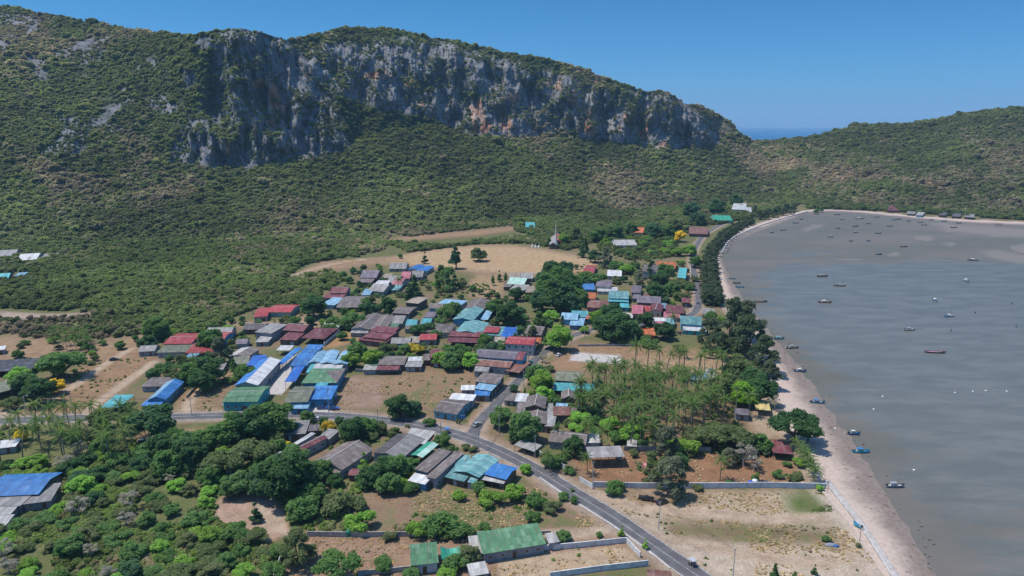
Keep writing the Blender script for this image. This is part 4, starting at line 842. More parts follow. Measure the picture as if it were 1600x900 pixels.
LM = dict(
 dark=leafmat('dark_glossy_leaves', (0.031,0.079,0.029), (0.079,0.150,0.049), (0.053,0.105,0.053)), mid=leafmat('mid_green_leaves', (0.053,0.114,0.031), (0.131,0.229,0.064), (0.088,0.150,0.053)), bright=leafmat('fresh_green_leaves', (0.105,0.229,0.031), (0.220,0.300,0.061), (0.157,0.299,0.053)),
 olive=leafmat('olive_leaves', (.075,.11,.04), (.15,.185,.075), (.12,.13,.06)), grey=leafmat('grey_green_needles', (0.088,0.109,0.066), (0.176,0.194,0.124), (0.157,0.150,0.114)), cas=leafmat('casuarina_needles', (0.039,0.074,0.039), (0.101,0.137,0.070), (0.079,0.088,0.056)),
 yellow=leafmat('yellow_blossom', (0.550,0.380,0.015), (0.700,0.520,0.040), (0.350,0.330,0.030)), gold=leafmat('orange_yellow_foliage', (0.350,0.240,0.020), (0.420,0.330,0.040), (0.300,0.300,0.053)), lime=leafmat('lime_leaves', (0.176,0.300,0.026), (0.190,0.380,0.030)), twig=leafmat('dry_twigs', (0.281,0.237,0.176), (0.300,0.300,0.300), (0.211,0.211,0.124)))
CROWN = {}; TRUNK = {}
SPEC = dict(round=(170, .075, 1.2, .62), spread=(150, .065, 1.25, .45), loose=(110, .062, 1.7, .0), bush=(210, .085, 1.3, .45), conic=(90, .1, 1.3, .6), bare=(60, .05, 1.9, 0))
for k_, (per, sz, asp, core) in SPEC.items():
    for v_ in range(5 if k_ in ('round', 'bush') else 3):
        cl = crown_clumps(k_, 100+v_*7+len(k_)); CROWN[k_, v_] = foliage('crown', cl, per, sz, LM['mid'], 900+v_, asp, core); TRUNK[k_, v_] = trunk_mesh(cl, 50+v_, m_twig if k_ == 'bare' else m_bark)
NV = {k: (5 if k in ('round', 'bush') else 3) for k in SPEC}
TREES = []
def tree(px, py, wpx, kind='round', lm='mid', name='broadleaf_tree', label=None, cat='tree', group=None, hs=1.0, rec=True, z=0.0):
    p = G(px, py, z); r = wpx*.5*mpp(px, py); v = random.randrange(NV[kind]); rz = random.uniform(0, 6.28)
    root = empty(name, p, label, cat, group, rz)
    h = r*hs*random.uniform(.92, 1.1)
    for nm, me in (('trunk', TRUNK[kind, v]), ('crown', CROWN[kind, v])):
        o = link(nm, me, root, None, 0, (r, r, h))
        if nm == 'crown': o.material_slots[0].link = 'OBJECT'; o.material_slots[0].material = LM[lm]
    if rec: TREES.append([root, px, py, r, kind, lm, name])
    return root
# ---- coconut palms
m_frond = leafmat('palm_fronds', (.04,.09,.02), (.13,.19,.055), (.10,.13,.045)); m_frond2 = leafmat('old_palm_fronds', (.20,.19,.06), (.27,.22,.10)); m_ptrunk = mat('palm_trunk', (.19,.165,.14), .9)
def palm_crown(seed, nf=24, L=4.1):
    g = np.random.default_rng(seed); V = []; F = []; M = []
    for i in range(nf):
        az_ = i*2.399+g.uniform(-.2, .2); el = math.radians(g.uniform(62, 84)-96*(i/nf)**.8); l = L*g.uniform(.85, 1.1); seg = 9
        d = np.array([math.cos(az_), math.sin(az_), 0]); side = np.array([-math.sin(az_), math.cos(az_), 0]); p = np.array([0, 0, 0.0]); e = el; old = i/nf > .92
        pts = []
        for s in range(seg+1):
            pts.append((p.copy(), e)); st = l/seg; p = p+(d*math.cos(e)+np.array([0, 0, 1])*math.sin(e))*st; e -= math.radians(g.uniform(6, 11))
        for s in range(seg):
            p0, e0_ = pts[s]; p1, _ = pts[s+1]; f = (s+.6)/seg; w = .74*math.sin(math.pi*min(1, .12+f*.86))**.7*(1-.45*f)
            nd = np.array([0, 0, -1.0])
            for sg in (-1, 1):
                for hh in (0, .5):
                    q0 = p0+(p1-p0)*hh; q1 = p0+(p1-p0)*(hh+.47); tip = (q0+q1)/2+side*sg*w*.86+nd*w*g.uniform(.3, .7)+(p1-p0)*.75
                    b = len(V); V += [q0, q1, tip+(p1-p0)*.10, tip-(p1-p0)*.10]; F.append((b, b+1, b+2, b+3)); M.append(1 if old else 0)
    for i in range(7):                                   # coconuts close under the fronds
        a_ = i*.9; c = np.array([.28*math.cos(a_), .28*math.sin(a_), -.25]); b = len(V)
        V += list(ICO_V*.15+c); F += [tuple(f) for f in (ICO_F+b).tolist()]; M += [2]*len(ICO_F)
    return mesh('crown', V, F, [m_frond, m_frond2, m_bark], False, M)
PALMC = [palm_crown(300+i, 16+i % 3*2, 4.7+.3*(i % 3)) for i in range(5)]
def _ptr(lean):
    b = MB(); b.tube([(lean*(s**2), 0, s) for s in np.linspace(0, 1, 8)], np.linspace(.021, .012, 8), 7); return b.mesh('trunk', [m_ptrunk], True)
PALMT = [(_ptr(x), x) for x in (.0, .06, .12, .2)]
def palm(px, py, h=None, label=None, group=None, name='coconut_palm', lean=None, cs=1.0):
    h = (h or random.uniform(9, 13))*1.1; tm, lx = PALMT[random.randrange(4) if lean is None else lean]; rz = random.uniform(0, 6.28)
    root = empty(name, G(px, py), label, 'palm', group, rz)
    link('trunk', tm, root, None, 0, (h, h, h)); s = cs*random.uniform(.88, 1.12)
    link('crown', random.choice(PALMC), root, (lx*h, 0, h), random.uniform(0, 6.28), (s, s, s))
    return root
# ---- masses nobody could count: instanced clumps
def stuff(name, protos, P, sc, tint, dryv, label=None):
    coll = bpy.data.collections.new(name+'_clumps')
    for i, me in enumerate(protos): coll.objects.link(bpy.data.objects.new(name+'_clump', me))
    n = len(P); me = bpy.data.meshes.new(name); me.vertices.add(n); me.vertices.foreach_set('co', np.asarray(P, np.float32).ravel())
    g = np.random.default_rng(3)
    fattr(me, 'size', sc); fattr(me, 'tint', tint); fattr(me, 'dry', dryv)
    a = me.attributes.new('pick', 'INT', 'POINT'); a.data.foreach_set('value', g.integers(0, len(protos), n).astype(np.int32))
    a = me.attributes.new('turn', 'FLOAT_VECTOR', 'POINT'); a.data.foreach_set('vector', np.stack([g.uniform(-.2, .2, n), g.uniform(-.2, .2, n), g.uniform(0, 6.28, n)], 1).astype(np.float32).ravel())
    ng = bpy.data.node_groups.new(name, 'GeometryNodeTree'); ng.interface.new_socket('Geometry', in_out='INPUT', socket_type='NodeSocketGeometry'); ng.interface.new_socket('Geometry', in_out='OUTPUT', socket_type='NodeSocketGeometry')
    N = ng.nodes; gi = N.new('NodeGroupInput'); go = N.new('NodeGroupOutput'); ip = N.new('GeometryNodeInstanceOnPoints'); ci = N.new('GeometryNodeCollectionInfo'); ci.inputs[0].default_value = coll
    for s in ci.inputs:
        if s.name in ('Separate Children', 'Reset Children'): s.default_value = True
    def na(nm, ty):
        x = N.new('GeometryNodeInputNamedAttribute'); x.data_type = ty; x.inputs['Name'].default_value = nm; return [o for o in x.outputs if o.enabled and o.name == 'Attribute'][0]
    ng.links.new(gi.outputs[0], ip.inputs['Points']); ng.links.new(ci.outputs[0], ip.inputs['Instance']); ip.inputs['Pick Instance'].default_value = True
    ng.links.new(na('pick', 'INT'), ip.inputs['Instance Index']); ng.links.new(na('turn', 'FLOAT_VECTOR'), ip.inputs['Rotation']); ng.links.new(na('size', 'FLOAT'), ip.inputs['Scale']); ng.links.new(ip.outputs[0], go.inputs[0])
    o = link(name, me); md = o.modifiers.new('clumps', 'NODES'); md.node_group = ng
    return tag(o, label, None, None, 'stuff')
m_wood = leafmat('hill_leaves', (.072,.096,.032), (.165,.185,.07), (.13,.135,.068), (.225,.19,.13), True)
m_mang = leafmat('lowland_leaves', (.068,.10,.03), (.15,.185,.06), (.105,.13,.052), (.24,.195,.135), True)
m_scrub = leafmat('scrub_leaves', (.08,.125,.03), (.165,.22,.06), (.14,.155,.06), (.28,.22,.15), True)
m_tuft = leafmat('dry_grass', (.20,.16,.08), (.32,.25,.14), (.17,.18,.07), (.36,.28,.19), True)
def clump_protos(m, n, per=60, sz=.26, nc=5, tall=.75, core=.7, asp=1.2):
    out = []
    for i in range(n):
        g = np.random.default_rng(400+i); C = [((0, 0, .45*tall), .6)]
        for j in range(nc): a_ = g.uniform(0, 6.28); rr = g.uniform(.3, .65); C.append(((rr*math.cos(a_), rr*math.sin(a_), g.uniform(.2, .85)*tall), g.uniform(.28, .5)))
        out.append(foreach_clump(C, per, sz, m, 500+i, asp, core))
    return out
def foreach_clump(C, per, sz, m, seed, asp, core): return foliage('clump', C, per, sz, m, seed, asp, core)
# ================================================================ FOREST AND SCRUB MASSES
g = np.random.default_rng(21)
# -- woods on the mountain and the headland
nr, nc_ = Rr.shape
v00, v01, v10, v11 = HP[:-1, :-1], HP[:-1, 1:], HP[1:, :-1], HP[1:, 1:]
area = np.linalg.norm(np.cross(v01-v00, v10-v00), axis=-1); fn = np.cross(v01-v00, v10-v00); fn /= np.linalg.norm(fn, axis=-1)[..., None]+1e-9; flat = np.abs(fn[..., 2])
cen = (v00+v01+v10+v11)/4
rkc = rk[:-1, :-1]; tc = TT[:-1, :-1]; colx = np.broadcast_to(cx[:-1], tc.shape)
patch = fbm(cen[..., 0]*.035+cen[..., 2]*.02, cen[..., 1]*.02+cen[..., 2]*.035, 4)
rag = rkc+(fbm(cen[..., 0]*.05, cen[..., 2]*.05+9, 3)-.5)*.9*(rkc > 0)
cover = np.where(rag > .42, np.clip((patch-.38)*5, .12, .9)*np.clip(flat*2.2, .4, 1), 1.0)
cover = np.where((tc > .80), np.maximum(cover, np.where(rkc > .3, .62*(patch > .43), .95)), cover)
dryc = dry[:-1, :-1]; w = area*cover*(1-.6*np.clip(dryc-.3, 0, 1))*((colx > -320) & (colx < 1950) & (tc < .93) & (tc > .02))*np.interp(tc, [0, .1, .42, .86, .93], [.9, 1, .9, .8, .35])
NH = 150000
idx = g.choice(w.size, NH, p=(w/w.sum()).ravel()); i_, j_ = np.unravel_index(idx, w.shape); a, b = g.random(NH)[:, None], g.random(NH)[:, None]
P = v00[i_, j_]*(1-a)*(1-b)+v01[i_, j_]*a*(1-b)+v10[i_, j_]*(1-a)*b+v11[i_, j_]*a*b; P[:, 2] -= .3
rki = np.clip(rag[i_, j_], 0, 1)
sz = g.gamma(4, .42, NH)*np.where(rki > .42, .65, 1.0)+.62; sz *= .6+.9*fbm(P[:, 0]*.03+7, P[:, 1]*.03, 3); sz = np.where(g.random(NH) < .04, sz*1.55, sz)
big_ = fbm(P[:, 0]*.012, P[:, 1]*.012+40, 4); tint = np.clip(.6+(big_-.5)*1.8+g.normal(0, .26, NH), .05, 1.45)
stuff('hill_woodland', clump_protos(m_wood, 7, 46, .30, 5), P, sz, tint, (dry[i_, j_]*1.5-.14*((P[:, 0] > 520) & (P[:, 2] > 70)))+(fbm(P[:, 0]*.02, P[:, 1]*.02, 3)-.5)*.9+.06)
# -- the wooded lowland between the village and the hill foot
LOW = [ # outline, count, size range, dryness
 ([(-250,392),(0,383),(400,372),(600,366),(604,384),(560,398),(470,415),(440,440),(405,450),(330,478),(280,505),(150,520),(145,488),(0,482),(-250,490)], 13000, (1.5, 3.4), .08),
 ([(350,372),(610,364),(600,390),(560,402),(380,402)], 1500, (1.6, 3.2), .55),
 ([(280,505),(330,478),(405,450),(455,435),(520,425),(540,440),(505,455),(480,490),(410,478),(350,500),(300,530),(255,530)], 1500, (1.3, 2.9), .15),
 ([(600,378),(700,385),(800,370),(860,372),(905,385),(890,392),(820,380),(740,382),(640,395)], 900, (1.6, 2.9), .1),
 ([(800,343),(1000,328),(1160,316),(1250,319),(1225,330),(1170,342),(1120,352),(1060,352),(960,368),(900,388),(860,372),(806,362)], 6000, (1.6, 3.5), .12),
 ([(600,362),(800,345),(806,352),(740,358),(640,370)], 900, (1.5, 3.0), .4),
 ([(0,500),(60,498),(150,496),(260,512),(240,522),(140,530),(60,528),(-200,515)], 420, (1.2, 2.6), .6),
 ([(930,375),(985,368),(1060,372),(1062,398),(1000,412),(935,392)], 560, (1.4, 2.6), .0),
 ([(1262,326),(1400,331),(1500,339),(1620,345),(1620,336),(1500,330),(1400,322),(1262,317)], 2600, (2.0, 4.2), .25),
 ([(800,352),(900,352),(1060,352),(1085,362),(1060,372),(985,366),(935,376),(905,386),(840,374)], 900, (1.8, 3.6), .1)]
def in_poly_pts(poly, n):
    W_ = [(G(a_, b_).x, G(a_, b_).y) for a_, b_ in poly]; A = np.array(W_); lo, hi = A.min(0), A.max(0); out = []
    while sum(len(x) for x in out) < n:
        q = lo+(hi-lo)*g.random((n*2, 2)); out.append(q[inpoly(q[:, 0], q[:, 1], W_)])
    return np.concatenate(out)[:n]
Ps, Ss, Ds = [], [], []
KEEP = [(G(h[1], h[2]).x, G(h[1], h[2]).y) for h in HOUSES]
for poly, n, (lo, hi), dv in LOW:
    q = in_poly_pts(poly, n); dn = fbm(q[:, 0]*.012, q[:, 1]*.012, 3); k = (dn > .3) | (g.random(len(q)) < .6)
    for hx0, hy0 in KEEP:
        k &= np.hypot(q[:, 0]-hx0, q[:, 1]-hy0+4) > 11
    q = q[k]; Ps.append(np.concatenate([q, np.zeros((len(q), 1))-.2], 1)); Ss.append(g.uniform(lo, hi, len(q))*np.where(g.random(len(q)) < .06, 1.5, 1)); Ds.append(dv+(fbm(q[:, 0]*.02, q[:, 1]*.02+3, 3)-.5)*1.0)
P = np.concatenate(Ps); tint = np.clip(.5+(fbm(P[:, 0]*.015+9, P[:, 1]*.015, 3)-.5)*1.4+g.normal(0, .16, len(P)), .05, 1.2)
stuff('lowland_thicket', clump_protos(m_mang, 6, 70, .2, 7, 1.15), P, np.concatenate(Ss), tint, np.concatenate(Ds))
# -- scrub of the near lots
SC = [([(-40,735),(120,700),(260,690),(350,690),(420,725),(440,770),(345,770),(330,810),(400,845),(440,860),(430,905),(380,960),(-60,960),(-60,830),(60,800)], 3600, (.6, 1.9), .15),
 ([(425,735),(500,745),(600,770),(640,830),(560,835),(460,830),(440,790)], 230, (.7, 1.6), .25), ([(620,765),(700,760),(850,765),(900,800),(850,828),(640,830)], 130, (.4, 1.1), .15), ([(1230,776),(1285,769),(1312,810),(1245,803)], 420, (.18, .42), -.4),
 ([(0,660),(220,662),(330,690),(200,700),(100,720),(0,700)], 120, (.7, 1.6), .1), ([(30,560),(120,560),(150,600),(60,640),(0,630)], 110, (.6, 1.3), .3), ([(160,560),(230,560),(150,640),(110,640)], 60, (.4, 1.0), .3),
 ([(600,600),(735,580),(735,625),(650,645),(605,645)], 40, (.4, .9), .3), ([(285,565),(360,585),(330,645),(280,645)], 60, (.4, .9), .5), ([(900,600),(1100,610),(1180,650),(1150,700),(1000,690),(920,650)], 230, (.6, 1.5), .1), ([(885,690),(1000,690),(1250,710),(1270,745),(1100,740),(960,735)], 60, (.4, .9), .2),
 ([(590,510),(700,480),(860,500),(860,540),(640,560)], 150, (.5, 1.3), .1), ([(640,440),(760,440),(790,490),(700,470)], 120, (.7, 1.6), .25), ([(900,400),(1080,410),(1085,490),(900,500)], 260, (.5, 1.4), .15), ([(400,640),(560,655),(640,700),(450,740),(400,700)], 120, (.6, 1.3), .15),
 ([(950,780),(1215,775),(1235,815),(1310,830),(1380,900),(1100,890),(1000,830)], 170, (.25, .7), .45), ([(480,840),(740,840),(960,840),(990,860),(700,900),(480,900)], 50, (.3, .9), .2), ([(640,395),(800,385),(930,405),(900,425),(750,430)], 0, (.4, .8), .3), ([(560,770),(840,765),(900,800),(700,830),(560,830)], 60, (.3, .8), .2),
 ([(260,520),(420,490),(520,470),(540,520),(400,600),(260,600)], 170, (.5, 1.2), .2)]
Ps, Ss, Ds = [], [], []
HB = [(o.matrix_world.translation.x if False else 0) for o in ()]
boxes = []
bpy.context.view_layer.update()
for o in bpy.data.objects:
    if o.name.split('.')[0] in ('wall', 'roof') and o.type == 'MESH':
        xs_ = [o.matrix_world @ Vector(c) for c in o.bound_box]; boxes.append((min(c.x for c in xs_), max(c.x for c in xs_), min(c.y for c in xs_), max(c.y for c in xs_)))
BX = np.array(boxes)
ROADW = [[(G(a_, b_).x, G(a_, b_).y) for a_, b_ in ln] for ln in (ROAD, SIDE)]; TRK = [[(G(a_, b_).x, G(a_, b_).y) for a_, b_ in ln] for ln in DIRT]
SLABS = [[(G(a_, b_).x, G(a_, b_).y) for a_, b_ in s_] for s_ in ([(418,616),(440,617),(482,568),(500,545),(488,541),(452,560)], [(888,565),(973,571),(972,554),(898,549)], [(480,646),(522,647),(514,624),(484,628)])]
def clear(q, pad=.5):
    k = np.ones(len(q), bool)
    for s_ in SLABS: k &= ~inpoly(q[:, 0], q[:, 1], s_)
    for x0, x1, y0, y1 in BX: k &= ~((q[:, 0] > x0-pad) & (q[:, 0] < x1+pad) & (q[:, 1] > y0-pad) & (q[:, 1] < y1+pad))
    for ln in ROADW: k &= pdist(q[:, 0], q[:, 1], ln, False) > 5.2
    for ln in TRK: k &= pdist(q[:, 0], q[:, 1], ln, False) > 2.6
    return k
for poly, n, (lo, hi), dv in SC:
    if not n: continue
    q = in_poly_pts(poly, int(n*1.5)); q = q[clear(q, 1.0)]; q = q[fbm(q[:, 0]*.07+50, q[:, 1]*.07, 3) > .46]
    Ps.append(np.concatenate([q, np.zeros((len(q), 1))-.1], 1)); Ss.append(g.uniform(lo, hi, len(q))); Ds.append(dv+(fbm(q[:, 0]*.05, q[:, 1]*.05+3, 3)-.5)*1.0)
P = np.concatenate(Ps); tint = np.clip(.6+(fbm(P[:, 0]*.04+9, P[:, 1]*.04, 3)-.5)*1.2+g.normal(0, .16, len(P)), .05, 1.3)
stuff('undergrowth', clump_protos(m_scrub, 6, 90, .16, 6, .8), P, np.concatenate(Ss), tint, np.concatenate(Ds))
# -- dry grass tufts on open ground
GR = [([(540,760),(840,760),(950,825),(700,832),(480,832)], 2600), ([(940,772),(1215,770),(1235,812),(1310,815),(1390,900),(1120,915),(1000,830)], 3000), ([(480,840),(960,842),(1000,870),(880,905),(450,905)], 1500), ([(890,712),(1200,705),(1260,755),(930,757)], 1200), ([(525,590),(740,575),(735,640),(530,640)], 1200), ([(100,560),(240,560),(150,645),(20,645)], 1200), ([(870,538),(1130,545),(1120,590),(880,582)], 900), ([(285,560),(370,580),(330,645),(280,645)], 500)]
Ps = []
for poly, n in GR:
    q = in_poly_pts(poly, n); q = q[(fbm(q[:, 0]*.08, q[:, 1]*.08, 3) > .52)]; q = q[clear(q, .3)]; Ps.append(np.concatenate([q, np.zeros((len(q), 1))-.03], 1))
P = np.concatenate(Ps); tint = np.clip(.85+g.normal(0, .25, len(P)), .3, 1.4)
stuff('dry_grass', clump_protos(m_tuft, 4, 16, .3, 3, .6, 0, 1.8), P, g.uniform(.18, .5, len(P)), tint, g.uniform(.3, 1.0, len(P)))
# ================================================================ TREES ONE BY ONE
TL = """
245,690,76 round dark|1238,692,84 spread dark|1262,690,40 spread mid|550,692,46 round dark|573,680,36 round mid|625,652,46 round dark|645,650,34 round dark|873,548,44 round bright|862,545,30 round mid|796,508,50 round dark|775,490,34 round mid
783,668,40 round mid|822,690,54 round mid|840,600,38 round mid|846,614,40 round bright|851,628,32 round bright|490,497,44 round dark|575,492,28 round dark|606,487,30 round dark|640,476,26 conic dark|648,462,26 conic dark|700,452,38 loose mid|690,440,26 loose dark
870,488,58 round dark|888,470,52 round dark|856,462,44 round mid|846,486,40 round dark|893,490,42 round dark|905,478,34 round mid|862,436,34 round dark|882,432,30 round dark|848,445,28 round dark|875,450,46 round mid|900,455,30 round mid
965,532,62 round dark|945,525,44 round dark|985,530,40 round mid|955,505,40 round dark|1007,512,30 round dark|1037,530,36 round dark|1015,541,36 bush mid|1025,470,36 round dark|1050,462,26 round mid|1060,470,28 bush olive|1000,448,26 loose grey
1140,545,72 loose cas|1165,532,62 loose cas|1120,560,44 loose cas|1168,562,72 loose cas|1192,585,58 loose cas|1200,608,44 loose cas|1150,595,52 round olive|1162,634,46 round lime|1186,632,50 round dark|1138,618,44 round olive|1110,545,48 loose cas|1176,610,50 round dark|1210,640,26 bare twig
1045,776,66 loose grey|1015,752,46 loose olive|960,770,38 bush mid|1118,700,64 spread olive|1150,706,60 spread olive|1090,700,50 spread olive|1162,728,46 bare twig|1138,728,30 loose grey|1075,712,52 bush bright|1055,705,40 bush bright|1190,706,34 round mid|1135,690,44 spread olive|1040,715,50 loose grey|1178,735,30 bare twig
330,600,52 round dark|302,600,40 round mid|346,570,40 loose grey|366,586,20 conic mid|382,596,38 round mid|285,600,30 round olive|318,612,44 round dark|355,600,20 bush mid|98,590,70 spread mid|62,632,52 round dark|40,612,44 round mid|85,590,44 round bright|20,640,36 bush olive|30,600,36 round bright
395,690,72 round dark|432,682,66 round mid|362,695,56 round mid|415,668,44 round dark|452,680,30 round dark|380,680,36 round mid|350,680,28 round mid|436,712,34 round mid|340,700,44 round mid
450,780,96 round dark|415,775,60 round dark|488,790,50 round mid|474,812,52 round mid|520,800,60 bush olive|568,828,56 bush bright|578,760,44 round dark|600,755,46 round dark|622,748,46 round mid|570,738,26 conic bright|610,770,40 round mid|640,770,30 bush mid|505,745,40 round mid|460,735,50 round mid|430,745,44 round mid|555,795,40 bush olive
528,910,74 spread mid|467,882,64 loose olive|602,890,40 bush mid|712,888,44 bush mid|735,880,36 round olive|640,905,40 bush mid|695,900,40 bush bright|775,752,18 bush mid|625,766,18 conic bright|652,836,40 bush bright|688,832,64 bush mid|720,838,46 bush mid|610,845,30 bush olive|770,790,50 bush bright|800,780,44 bush bright|745,770,32 bush mid|840,790,40 bush mid|865,800,36 bush olive|880,780,22 bush mid|720,780,30 bush bright|690,845,20 bush olive|755,830,26 bush mid|830,812,30 bush mid
822,740,20 round bright|897,786,14 round mid|895,768,9 bush mid|971,838,15 conic bright|1008,858,14 conic bright|880,846,30 bush mid|700,840,24 conic mid|730,838,14 conic olive|815,836,26 bush olive|935,838,16 bush mid
1210,902,17 conic dark|1272,898,13 conic dark|1241,906,13 conic mid|1281,765,16 bush bright|1248,748,22 bush olive|1237,752,20 bush olive|1180,752,14 round mid|1140,758,16 bush mid|1090,765,20 bush olive|1290,845,18 bush mid|1342,855,12 bush olive
560,560,34 round mid|582,572,36 round bright|548,575,32 round bright|600,556,26 round olive|615,548,22 bush olive|622,560,26 bush mid|530,512,44 bush mid|552,508,40 bush mid|515,520,30 bush mid|690,572,30 round bright|706,578,36 round mid|722,570,36 round mid|736,576,32 round bright|700,560,28 round mid|758,545,26 round mid|748,552,20 round olive|790,546,30 bush mid|772,548,30 bush dark|800,545,18 bush mid
668,522,36 bush dark|652,522,30 bush dark|680,528,24 bush mid|696,500,30 round mid|708,494,30 round mid|688,508,24 bush mid|720,500,24 bush mid|570,480,20 round mid|460,508,26 bush mid|355,520,26 bush bright|330,548,40 round mid|246,530,44 round mid|232,545,32 round dark|268,580,30 bush dark|240,592,22 round dark
748,408,28 round olive|712,420,30 conic dark|664,412,14 conic dark|780,440,12 conic dark|790,442,12 conic mid|770,446,12 conic mid|805,470,26 round dark|825,470,20 bush mid|818,505,30 bush mid|842,510,24 loose mid|832,530,20 loose olive|860,500,30 bush bright|812,535,24 loose mid
930,410,26 round dark|945,418,30 loose grey|960,425,34 bush mid|980,428,30 bush bright|935,445,36 bush mid|920,442,40 bush mid|990,420,24 bush olive|1000,432,22 bush olive|1085,418,22 round mid|1078,400,24 round bright|1060,400,26 bush bright|1085,440,18 bush olive|1040,440,34 round mid|1060,447,30 bush olive|1075,452,26 bush olive|1030,450,30 round dark|1015,435,20 conic dark|985,470,18 bush mid|1090,415,14 bush mid
1062,548,24 bush olive|1090,515,20 bush mid|1112,500,26 bush mid|1125,505,22 bush bright|915,520,22 bush bright|878,520,20 conic olive|930,508,26 round bright|858,580,20 bush olive|848,566,20 bare twig|868,630,26 bush mid|890,640,22 bush mid|905,665,44 bush bright|930,668,40 bush mid|955,675,44 bush bright|985,690,44 round bright|1000,700,30 bush mid|960,690,36 bush mid|880,720,26 bush mid|895,712,36 round dark|860,730,34 bush mid|888,740,22 bush mid
160,668,40 round olive|200,672,44 round olive|150,690,34 bush olive|120,690,30 bush olive|275,700,40 round mid|255,715,46 round dark|290,712,50 round mid|320,705,50 round mid|215,660,28 bush olive|230,720,40 round mid|300,735,60 round dark|265,745,50 round mid|350,745,70 spread olive|330,760,44 round mid|395,730,70 spread olive|370,775,50 round mid|400,815,26 conic dark|405,770,30 round bright
1275,334,10 round mid|1283,331,8 round mid|858,384,12 loose mid|915,395,16 conic dark|910,402,18 conic dark|900,380,26 loose olive|880,382,22 round bright|935,378,30 round mid|960,372,30 round mid|985,366,24 round mid|1020,372,30 round dark|1045,372,26 round mid|1055,362,26 round olive|1090,352,26 round dark|1120,335,30 round dark|1080,340,30 round dark|1150,322,22 round dark
"""
ADJ = {('round','dark'):'dense dark green round tree',('round','mid'):'leafy mid green round tree',('round','bright'):'fresh bright green round tree',('round','olive'):'olive green round tree',('round','lime'):'vivid lime green tree',('spread','dark'):'broad dark spreading tree',('spread','mid'):'broad green spreading tree',('spread','olive'):'broad olive spreading tree',
 ('loose','cas'):'tall feathery casuarina',('loose','grey'):'hazy grey green tree',('loose','olive'):'loose olive tree',('loose','mid'):'tall loose green tree',('loose','dark'):'tall loose dark tree',('bush','mid'):'low green bush',('bush','bright'):'bright green bush',('bush','olive'):'dull olive bush',('bush','dark'):'dark green bush',('conic','dark'):'dark pointed tree',('conic','mid'):'slim pointed green tree',('conic','bright'):'slim bright young tree',('conic','olive'):'slim olive tree',
 ('bare','twig'):'half bare pale branched tree',('round','yellow'):'yellow flowering tree',('bush','gold'):'orange yellow bush',('bush','yellow'):'yellow flowering bush'}
def tname(kind, lm): return 'casuarina_tree' if (kind == 'loose' and lm == 'cas') else 'shrub' if kind == 'bush' else 'bare_tree' if kind == 'bare' else 'flowering_tree' if lm in ('yellow', 'gold') else 'broadleaf_tree'
AUTO = []       # (root, px, py, width, adjective, group)
def atree(px, py, w, kind, lm, group=None, **k):
    o = tree(px, py, w, kind, lm, tname(kind, lm), None, 'bush' if kind == 'bush' else 'tree', group, **k); AUTO.append((o, px, py, w, ADJ[kind, lm])); return o
for ln in TL.strip().split('\n'):
    for e in ln.split('|'):
        c, kind, lm = e.split(); x, y, w = (float(q) for q in c.split(',')); atree(x, y, w, kind, lm)
for x, y, w, k_, l_ in ((85,616,34,'round','yellow'),(136,722,18,'round','yellow'),(34,688,22,'round','yellow'),(652,552,28,'bush','gold'),(640,548,24,'bush','gold'),(606,552,22,'bush','yellow'),(640,744,18,'bush','yellow'),(650,733,14,'bush','yellow'),(515,672,28,'bush','gold'),(447,697,18,'bush','yellow'),(1062,378,20,'round','yellow'),(1425,330,14,'bush','olive'),(700,735,14,'bush','olive'),(706,708,22,'bush','mid'),(670,664,24,'bush','mid'),(740,706,18,'bush','olive'),(727,702,18,'bush','olive'),(636,668,10,'bush','olive'),(505,632,18,'bush','olive'),(803,612,15,'round','dark'),(820,618,10,'conic','mid')):
    atree(x, y, w, k_, l_)
def spread_in(poly, n, dmin, avoid=()):
    out = []; tries = 0
    while len(out) < n and tries < n*60:
        tries += 1; q = in_poly_pts(poly, 1)
        if not clear(q, 1.6)[0]: continue
        if any((q[0, 0]-a)**2+(q[0, 1]-b)**2 < dmin**2 for a, b in out): continue
        out.append((q[0, 0], q[0, 1]))
    return [tuple(float(v) for v in toPX(np.array([x, y, 0.0]))) for x, y in out]
# the thicket in front of the main road
TH = [(-40,735),(60,715),(110,735),(130,700),(260,700),(350,700),(420,730),(470,745),(440,770),(345,770),(328,812),(395,845),(445,868),(430,905),(380,950),(-60,950),(-60,840),(70,800),(100,760)]
for x, y in spread_in(TH, 150, 4.6):
    kind, lm = random.choice([('round','mid'),('round','bright'),('round','dark'),('bush','mid'),('bush','bright'),('bush','bright'),('spread','olive'),('loose','olive'),('bush','olive'),('bush','mid'),('bare','twig')])
    nm = 'thicket_shrub' if kind in ('bush', 'bare') else 'thicket_tree'
    lab = {'grey':'hazy grey green', 'mid':'mid green', 'dark':'dark green', 'bright':'bright green', 'olive':'dull olive', 'twig':'bare grey'}[lm]+(' bush' if kind in ('bush', 'bare') else ' tree')+' packed in the dense thicket nearest the camera'
    tree(x, y, random.uniform(5, 9.5)/mpp(x, y), kind, lm, nm, lab, 'bush' if nm == 'thicket_shrub' else 'tree', lab.replace('packed in', 'of'), hs=.55 if kind == 'loose' else .8, rec=False)
